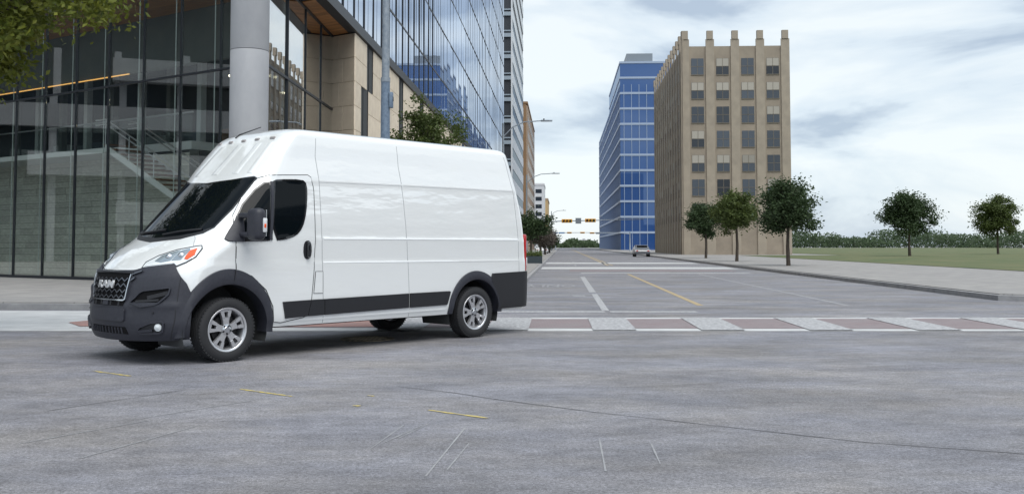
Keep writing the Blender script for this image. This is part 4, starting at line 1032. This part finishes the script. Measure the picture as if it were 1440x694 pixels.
def mast(x, y, h, arm, sig, signs, label, z0=.1, up=.02, s=1.):
    root = empty('traffic_signal_mast', (x, y, z0)); tag(root, label, 'traffic signal', 'traffic signal masts over the street')
    q = MB(); q.lathe([(.001, 0), (.22, 0), (.22, .08), (.15, .14), (.11, h + .4), (.001, h + .4)], 14); q.build('pole', M_galv, root, smooth=50)
    sg = 1 if arm > 0 else -1
    q = MB(); q.tube([(0, 0, h), (arm * .15, 0, h + .15), (arm, 0, h + .15 + abs(arm) * up)], [.09, .075, .04], 8); q.build('arm', M_galv, root, smooth=50)
    for xx in sig: signal(root, xx, h + .12 + abs(xx) * up, s)
    for xx, w, hh, m in signs:
        q = MB(); q.box((xx - w / 2, -.12, h + .1 + abs(xx) * up - hh / 2), (xx + w / 2, -.08, h + .1 + abs(xx) * up + hh / 2)); q.build('street_sign', m, root)
    return root
M_signg = mat('sign_back_grey', (.22, .25, .28), .5, .3)
M_signb = mat('sign_blue', (.10, .22, .42), .5)
# y = 140: one pixel is about 0.1 m
mast(4.6, 140, 4.5, 14, (3.15, 6.45), ((4.75, .8, .8, M_signg),), 'near traffic signal mast with two yellow heads over the street', s=1.15)
mast(street(-1.7, 258), 258, 4.4, 16, (3.6, 7.0), ((1.6, 1.5, .35, M_signb), (.2, .8, .35, M_signb)), 'far traffic signal mast with a blue street name sign', up=.005, s=.9)
mast(street(14.0, 205), 205, 3.6, -8.5, (-7.8,), ((-6.6, .9, .35, M_signg),), 'traffic signal mast reaching in from the far kerb', up=.01, s=.7)

# ------------------------------------------------------------------ buildings up the street
def oriented(x0, y0): return Matrix.Translation((x0, y0, 0)) @ Matrix.Rotation(-math.atan(SL), 4, 'Z')
def bld(name, x0, y0, label, group=None):
    o = empty(name, (x0, y0, 0), -math.atan(SL)); tag(o, label, 'building', group); return o
def wbox(w, d, h): b_ = MB(); b_.box((0, -d, 0), (w, 0, h)); return b_
# dark banded tower after the mirrored one: u 707-737
t2 = bld('banded_tower', fac(160), 160, 'tall tower with white slatted street side and dark banded windows')
H2 = 70
q = MB(); q.box((-22, .3, 0), (-.05, 46, H2)); q.build('core', mat('tower_dark_core', (.03, .035, .045), .5), t2)
M_band = mat('blue_grey_band', (.30, .36, .42), .45)
M_wpanel = mat('white_tower_panel', (.62, .65, .69), .4, spec=.6)
M_wdark = tower_glass('banded_tower_glass', (.015, .02, .03), .05, .3, (.8, .9, 1))
for k in range(20):
    z = .2 + 3.5 * k
    q = MB(); q.box((-22, .0, z), (-.16, .30, z + .62)); q.build('spandrel', M_band, t2)
    q = MB(); q.box((-22, .12, z + .95), (-.16, .30, z + 1.15)); q.build('louvre', M_band, t2)
    if k < 11:
        q = MB(); q.box((-.05, .4, z + 1.6), (.012, 45.6, z + 3.15)); q.build('window_strip', M_wdark, t2)
    q = MB(); q.box((-.05, .3, z + 3.15), (.06, 46, z + 3.5 + 1.6)); q.build('street_panel', M_wpanel, t2)
q = MB(); q.box((-.15, -.02, 0), (.10, .3, H2)); q.build('corner_fin', M_wpanel, t2)
# brown tower: u 737-757
t3 = bld('brown_tower', fac(232), 232, 'brown masonry tower with a pale street side beyond the banded tower')
M_brown = mat('brown_masonry', (.30, .185, .10), .8, col2=(.25, .15, .08), nscale=.6)
M_brown2 = mat('pale_brown_masonry', (.40, .30, .22), .8, col2=(.34, .25, .185), nscale=.6)
q = MB(); q.box((-26, 0, 0), (-.3, 60, 34.6)); q.build('wall', M_brown, t3)
q = MB(); q.box((-.3, 0.05, 0), (0, 60, 34.2)); q.build('street_wall', M_brown2, t3)
q = MB(); q.box((-26.1, -.1, 34.6), (.1, 60, 35.1)); q.build('parapet', M_brown, t3)
q = MB(); q.tube([(-1.2, 1, 35.1), (-1.2, 1, 37.6)], .07, 6); q.build('roof_mast', M_galv, t3)
wq = MB(); wq.box((-.02, 0, 0), (.03, 1.5, 1.9)); wq = wq.mesh('window'); wq.materials.append(M_winfar)
for k in range(9):
    for i in range(12): link('window', wq, None, t3, loc=(0, 3 + 4.7 * i, 3 + 3.4 * k))
# white block with dark windows: u 755-773
t4 = bld('white_block', fac(436), 430, 'white block with rows of dark square windows far up the street')
q = MB(); q.box((-24, 0, 0), (0, 30, 27.5)); q.build('wall', mat('white_block_wall', (.62, .63, .65), .7), t4)
q = MB(); q.box((-24.2, -.2, 27.5), (.2, 30, 28.3)); q.build('parapet', mat('white_block_trim', (.7, .7, .71), .7), t4)
wq = MB(); wq.box((0, -.05, 0), (2.7, .06, 1.7)); wq = wq.mesh('window'); wq.materials.append(M_winfar)
for k in range(7):
    for i in range(6): link('window', wq, None, t4, loc=(-3.7 - 3.6 * i, 0, 4.2 + 3.3 * k))
t5 = bld('tan_block', fac(560), 560, 'tan block standing behind the white block up the street')
q = MB(); q.box((-30, 0, 0), (0, 60, 27)); q.build('wall', mat('tan_wall', (.46, .32, .16), .8), t5)
q = MB(); q.box((-30, -.2, 27), (.3, 60, 28)); q.build('parapet', M_brown2, t5)
t6 = bld('low_grey_building', 42, 640, 'small pale grey building at the end of the street')
q = MB(); q.box((0, 0, 0), (6.2, 20, 5.0)); q.build('wall', mat('pale_grey_wall', (.42, .43, .45), .8), t6)
q = MB(); q.box((3.6, 2, 5.0), (5.2, 10, 5.8)); q.build('plant_room', mat('pale_grey_wall', (.42, .43, .45)), t6)
wq = MB(); wq.box((0, -.06, 0), (.9, .06, .9)); wq = wq.mesh('window'); wq.materials.append(M_winfar)
for i in range(4): link('window', wq, None, t6, loc=(.5 + 1.45 * i, 0, 2.6))
# a low distant wood closing the street
rg = random.Random(12); V, Fc = [], []
for j in range(52000):
    x = rg.uniform(-40, 420); y = 560 + rg.uniform(-12, 40) - .05 * x; hh = 3.2 + 1.2 * math.sin(x * .21) + .9 * math.sin(x * .57 + 1)
    if x > 60: hh += 4 + 2.5 * math.sin(x * .09) + 1.5 * math.sin(x * .33)
    p = Vector((x, y, rg.uniform(0, 1) ** .7 * hh)); u = Vector((rg.uniform(-1, 1), rg.uniform(-1, 1), rg.uniform(-1, 1))).normalized(); w = u.orthogonal().normalized(); s = rg.uniform(.7, 1.7)
    o_ = len(V); V += [p, p + u * s * .5 + w * s * .4, p + u * s, p + u * s * .5 - w * s * .4]; Fc.append((o_, o_ + 1, o_ + 2, o_ + 3))
me = bpy.data.meshes.new('distant_trees'); me.from_pydata([tuple(v) for v in V], [], Fc); tag(link('distant_trees', me, M_leafd), 'low dark line of trees at the end of the street', kind='stuff')
# stone tower and blue glass tower across the street (seen mirrored in the glass)
d1 = bld('stone_tower', street(15.5, 128), 128, 'old beige stone tower with stepped parapet across the street')
M_dstone = mat('beige_tower_stone', (.34, .29, .23), .8, col2=(.27, .23, .185), nscale=.5)
M_dstone2 = mat('beige_pier_stone', (.38, .33, .265), .8, col2=(.31, .27, .22), nscale=.7)
DH, DLEN, DW = 27.2, 40, 14
q = MB(); q.box((.35, .35, 0), (DW - .3, DLEN - .3, DH)); q.build('core', M_dstone, d1)
pier = MB(); pier.box((.20, -.55, 0), (.35, .55, DH + .9)); pier.box((.10, -.40, DH + .9), (.6, .40, DH + 2.0)); pier = pier.mesh('pier'); pier.materials.append(M_dstone2)
win = MB(); win.box((.30, -.8, 0), (.36, .8, 2.1)); win = win.mesh('window'); win.materials.append(mat('tower_window_glass', (.045, .055, .07), .15, spec=.6, rnd=.7))
wfr = MB(); wfr.box((.27, -.82, -.10), (.38, .82, .0)); wfr.box((.28, -.03, 0), (.34, .03, 2.1)); wfr.box((.28, -.8, 1.02), (.34, .8, 1.08)); wfr = wfr.mesh('window_frame'); wfr.materials.append(mat('bronze_window_frame', (.16, .14, .11), .5))
bld_ = MB(); bld_.box((.29, -.78, 1.1), (.30, .78, 2.08)); bld_ = bld_.mesh('blind'); bld_.materials.append(mat('window_blind', (.36, .34, .30), .8, rnd=.2))
spn = MB(); spn.box((.14, -1.0, 0), (.36, 1.0, .9)); spn = spn.mesh('spandrel'); spn.materials.append(M_dstone)
NB = 12
for i in range(NB + 1):
    y = .6 + (DLEN - 1.2) * i / NB
    link('pier', pier, None, d1, loc=(0, y, 0))
    if i < NB:
        for k in range(7):
            wo_ = link('window', win, None, d1, loc=(0, y + (DLEN - 1.2) / NB / 2, 4.6 + 3.15 * k)); link('frame', wfr, None, wo_)
            if random.random() < .3: link('blind', bld_, None, wo_)
for i in range(5):
    x = .55 + (DW - 1.1) * i / 4
    o = link('pier', pier, None, d1, loc=(x, 0, 0), rz=R(90))
    if i < 4:
        for k in range(7):
            wo_ = link('window', win, None, d1, loc=(x + (DW - 1.1) / 8, 0, 4.6 + 3.15 * k), rz=R(90)); link('frame', wfr, None, wo_)
            if random.random() < .3: link('blind', bld_, None, wo_)
d2 = bld('blue_glass_tower', street(15.5, 262), 262, 'stepped blue glass tower across the street beyond the stone tower')
M_blue = tower_glass('blue_curtain_glass', (.030, .085, .26), .10, .4, (.75, .87, 1))
M_bband = mat('pale_blue_band', (.34, .42, .56), .5)
q = MB(); q.box((0, 0, 0), (14, 60, 50)); q.box((0, 60, 0), (14, 150, 44)); q.build('core', M_blue, d2)
for k in range(12):
    z = 4.5 + 4.1 * k; q = MB(); q.box((-.12, -.12, z), (14.1, 60 if z > 43 else 150, z + .55)); q.build('floor_band', M_bband, d2)
vm = MB(); vm.box((-.10, -.06, 0), (.02, .06, 44)); vm = vm.mesh('mullion'); vm.materials.append(M_bband)
for i in range(50): link('mullion', vm, None, d2, loc=(0, 3 * i + 1, 0))
for i in range(7): link('mullion', vm, None, d2, loc=(2 * i + 1, 0, 0), rz=R(90))
q = MB(); q.box((2, 4, 50), (9, 22, 53)); q.build('plant_room', M_signg, d2)
# office block down the cross street, mirrored in the lobby glass
d3 = empty('white_banded_office', (-58, 14, 0)); tag(d3, 'white banded office block down the cross street mirrored in the lobby glass', 'building')
q = MB(); q.box((-20, 0, 0), (-.4, 46, 34)); q.build('core', mat('dark_office_glass', (.03, .04, .05), .15), d3)
M_wb = mat('white_office_band', (.50, .52, .55), .6)
for k in range(4):
    q = MB(); q.box((-.6, 2 + 3 * (k % 2), 2.9 + 3.6 * k), (.3 + .5 * (k % 2), 20 + 6 * (k % 3), 4.6 + 3.6 * k)); q.build('spandrel', M_wb, d3)
    q = MB(); q.box((-.6, 28, 3.6 + 3.6 * k), (.2, 46, 5.0 + 3.6 * k)); q.build('spandrel', M_wb, d3)
for k in range(10):
    q = MB(); q.box((-.5, 1 + 4.6 * k, 0), (0, 1.5 + 4.6 * k, 16)); q.build('pier', M_wb, d3)
# parked cars by the far pavement trees
def parked_car(x, y, col, label):
    root = empty('parked_car', (x, y, 0), -math.atan(SL)); tag(root, label, 'car', 'cars parked up the street')
    prof = [(-2.1, .35), (-2.15, .62), (-2.0, .82), (-1.25, .92), (-.65, 1.38), (.75, 1.42), (1.45, .98), (2.05, .86), (2.15, .55), (2.1, .32)]
    def loft(pr, w0, w1):
        q = MB(); vs = []; n = len(pr)
        for sx in (-1, 1):
            for yy, z in pr: vs.append((sx * (w0 if z < 1 else w1), yy, z))
        q.add(vs, [tuple(range(n)), tuple(range(2 * n - 1, n - 1, -1))] + [(i, (i + 1) % n, n + (i + 1) % n, n + i) for i in range(n)]); return q
    loft(prof, .88, .68).build('body', mat('car_paint_%.2f' % col[0], col, .25, coat=1), root)
    q = MB(); q.box((-.60, -1.05, 1.0), (.60, -.70, 1.33)); q.box((-.74, -.55, 1.0), (.74, .7, 1.34)); q.build('windows', M_vglass, root)
    for yy in (-1.3, 1.3):
        for sx in (-.8, .8):
            q = MB(); q.lathe([(.001, -.1), (.2, -.11), (.32, -.1), (.33, 0), (.32, .1), (.2, .11), (.001, .1)], 20, 'y'); o = q.build('wheel', M_tyre, root, loc=(sx, yy, .33)); o.rotation_euler = (0, 0, R(90))
    for sx in (-.65, .65):
        q = MB(); q.add(*moved(rbox((.25, .06, .12), .02, 1), (sx, -2.11, .70))); q.build('lamp', M_red, root)
parked_car(street(-3.0, 150), 150, (.62, .63, .65), 'white car parked by the planter and trees up the street')
parked_car(street(9.4, 118), 118, (.10, .11, .13), 'dark grey car parked along the far kerb')

# lawn behind the far pavement
M_grass = mat('lawn_grass', (.060, .095, .028), .9, col2=(.13, .13, .055), nscale=.22, detail=10, bump=.9, bscale=30)
lw = MB(); lw.add([(street(21, 36), 36, .17), (236, 30, .17), (236, 500, .17), (street(34, 500), 500, .17), (street(34, 170), 170, .17), (street(34, 120), 120, .17), (street(21, 118), 118, .17)], [(0, 1, 2, 3, 4, 5, 6)])
tag(lw.build('lawn', M_grass), 'plain green lawn behind the far pavement', kind='structure')
for i, (x, y, h, sd, lb) in enumerate(((44, 110, 7.5, 31, 'broad green tree on the lawn beside the stone tower'), (66, 135, 8.5, 32, 'tall green tree in the middle of the lawn'), (58, 82, 6.5, 33, 'small round green tree standing forward on the lawn'), (92, 150, 9, 34, 'green tree far back on the lawn'), (80, 104, 7.2, 35, 'green lawn tree nearest the edge of the view'))):
    tree('lawn_tree', (x, y, .17), h, (0, 0, h * .62), (h * .36, h * .36, h * .36), 100, 16000, .27, (M_leafd, M_leaf)[i % 2], .17, lb, 'trees on the lawn', sd, clump_r=.75)

# added out of view to shape reflections in the van: brick block and trees
d4 = empty('added_reflection_block', (42, -26, 0)); tag(d4, 'added low brick office block out of view, reflected in the van', 'building')
q = MB(); q.box((0, 0, 0), (18, 58, 11)); q.build('wall', mat('dull_brick', (.20, .13, .10), .85, col2=(.15, .10, .08), nscale=1.5), d4)
q = MB(); q.box((-.2, -.2, 11), (18.2, 58.2, 11.6)); q.build('parapet', M_kerb, d4)
wq = MB(); wq.box((-.05, 0, 0), (.06, 2.4, 1.8)); wq = wq.mesh('window'); wq.materials.append(M_winfar)
for k in range(3):
    for i in range(14): link('window', wq, None, d4, loc=(0, 1.4 + 4.0 * i, 1.4 + 3.3 * k))
for i, (x, y, h) in enumerate(((29, -4, 7.5), (30, 8, 8.2), (28.5, 19, 7.0))):
    tree('street_tree', (x, y, 0), h, (0, 0, h * .62), (h * .36, h * .36, h * .36), 80, 9000, .24, M_leaf, .16, ('first', 'second', 'third')[i] + ' added tree out of view, reflected in the van', 'added trees reflected in the van', 51 + i, clump_r=.7)
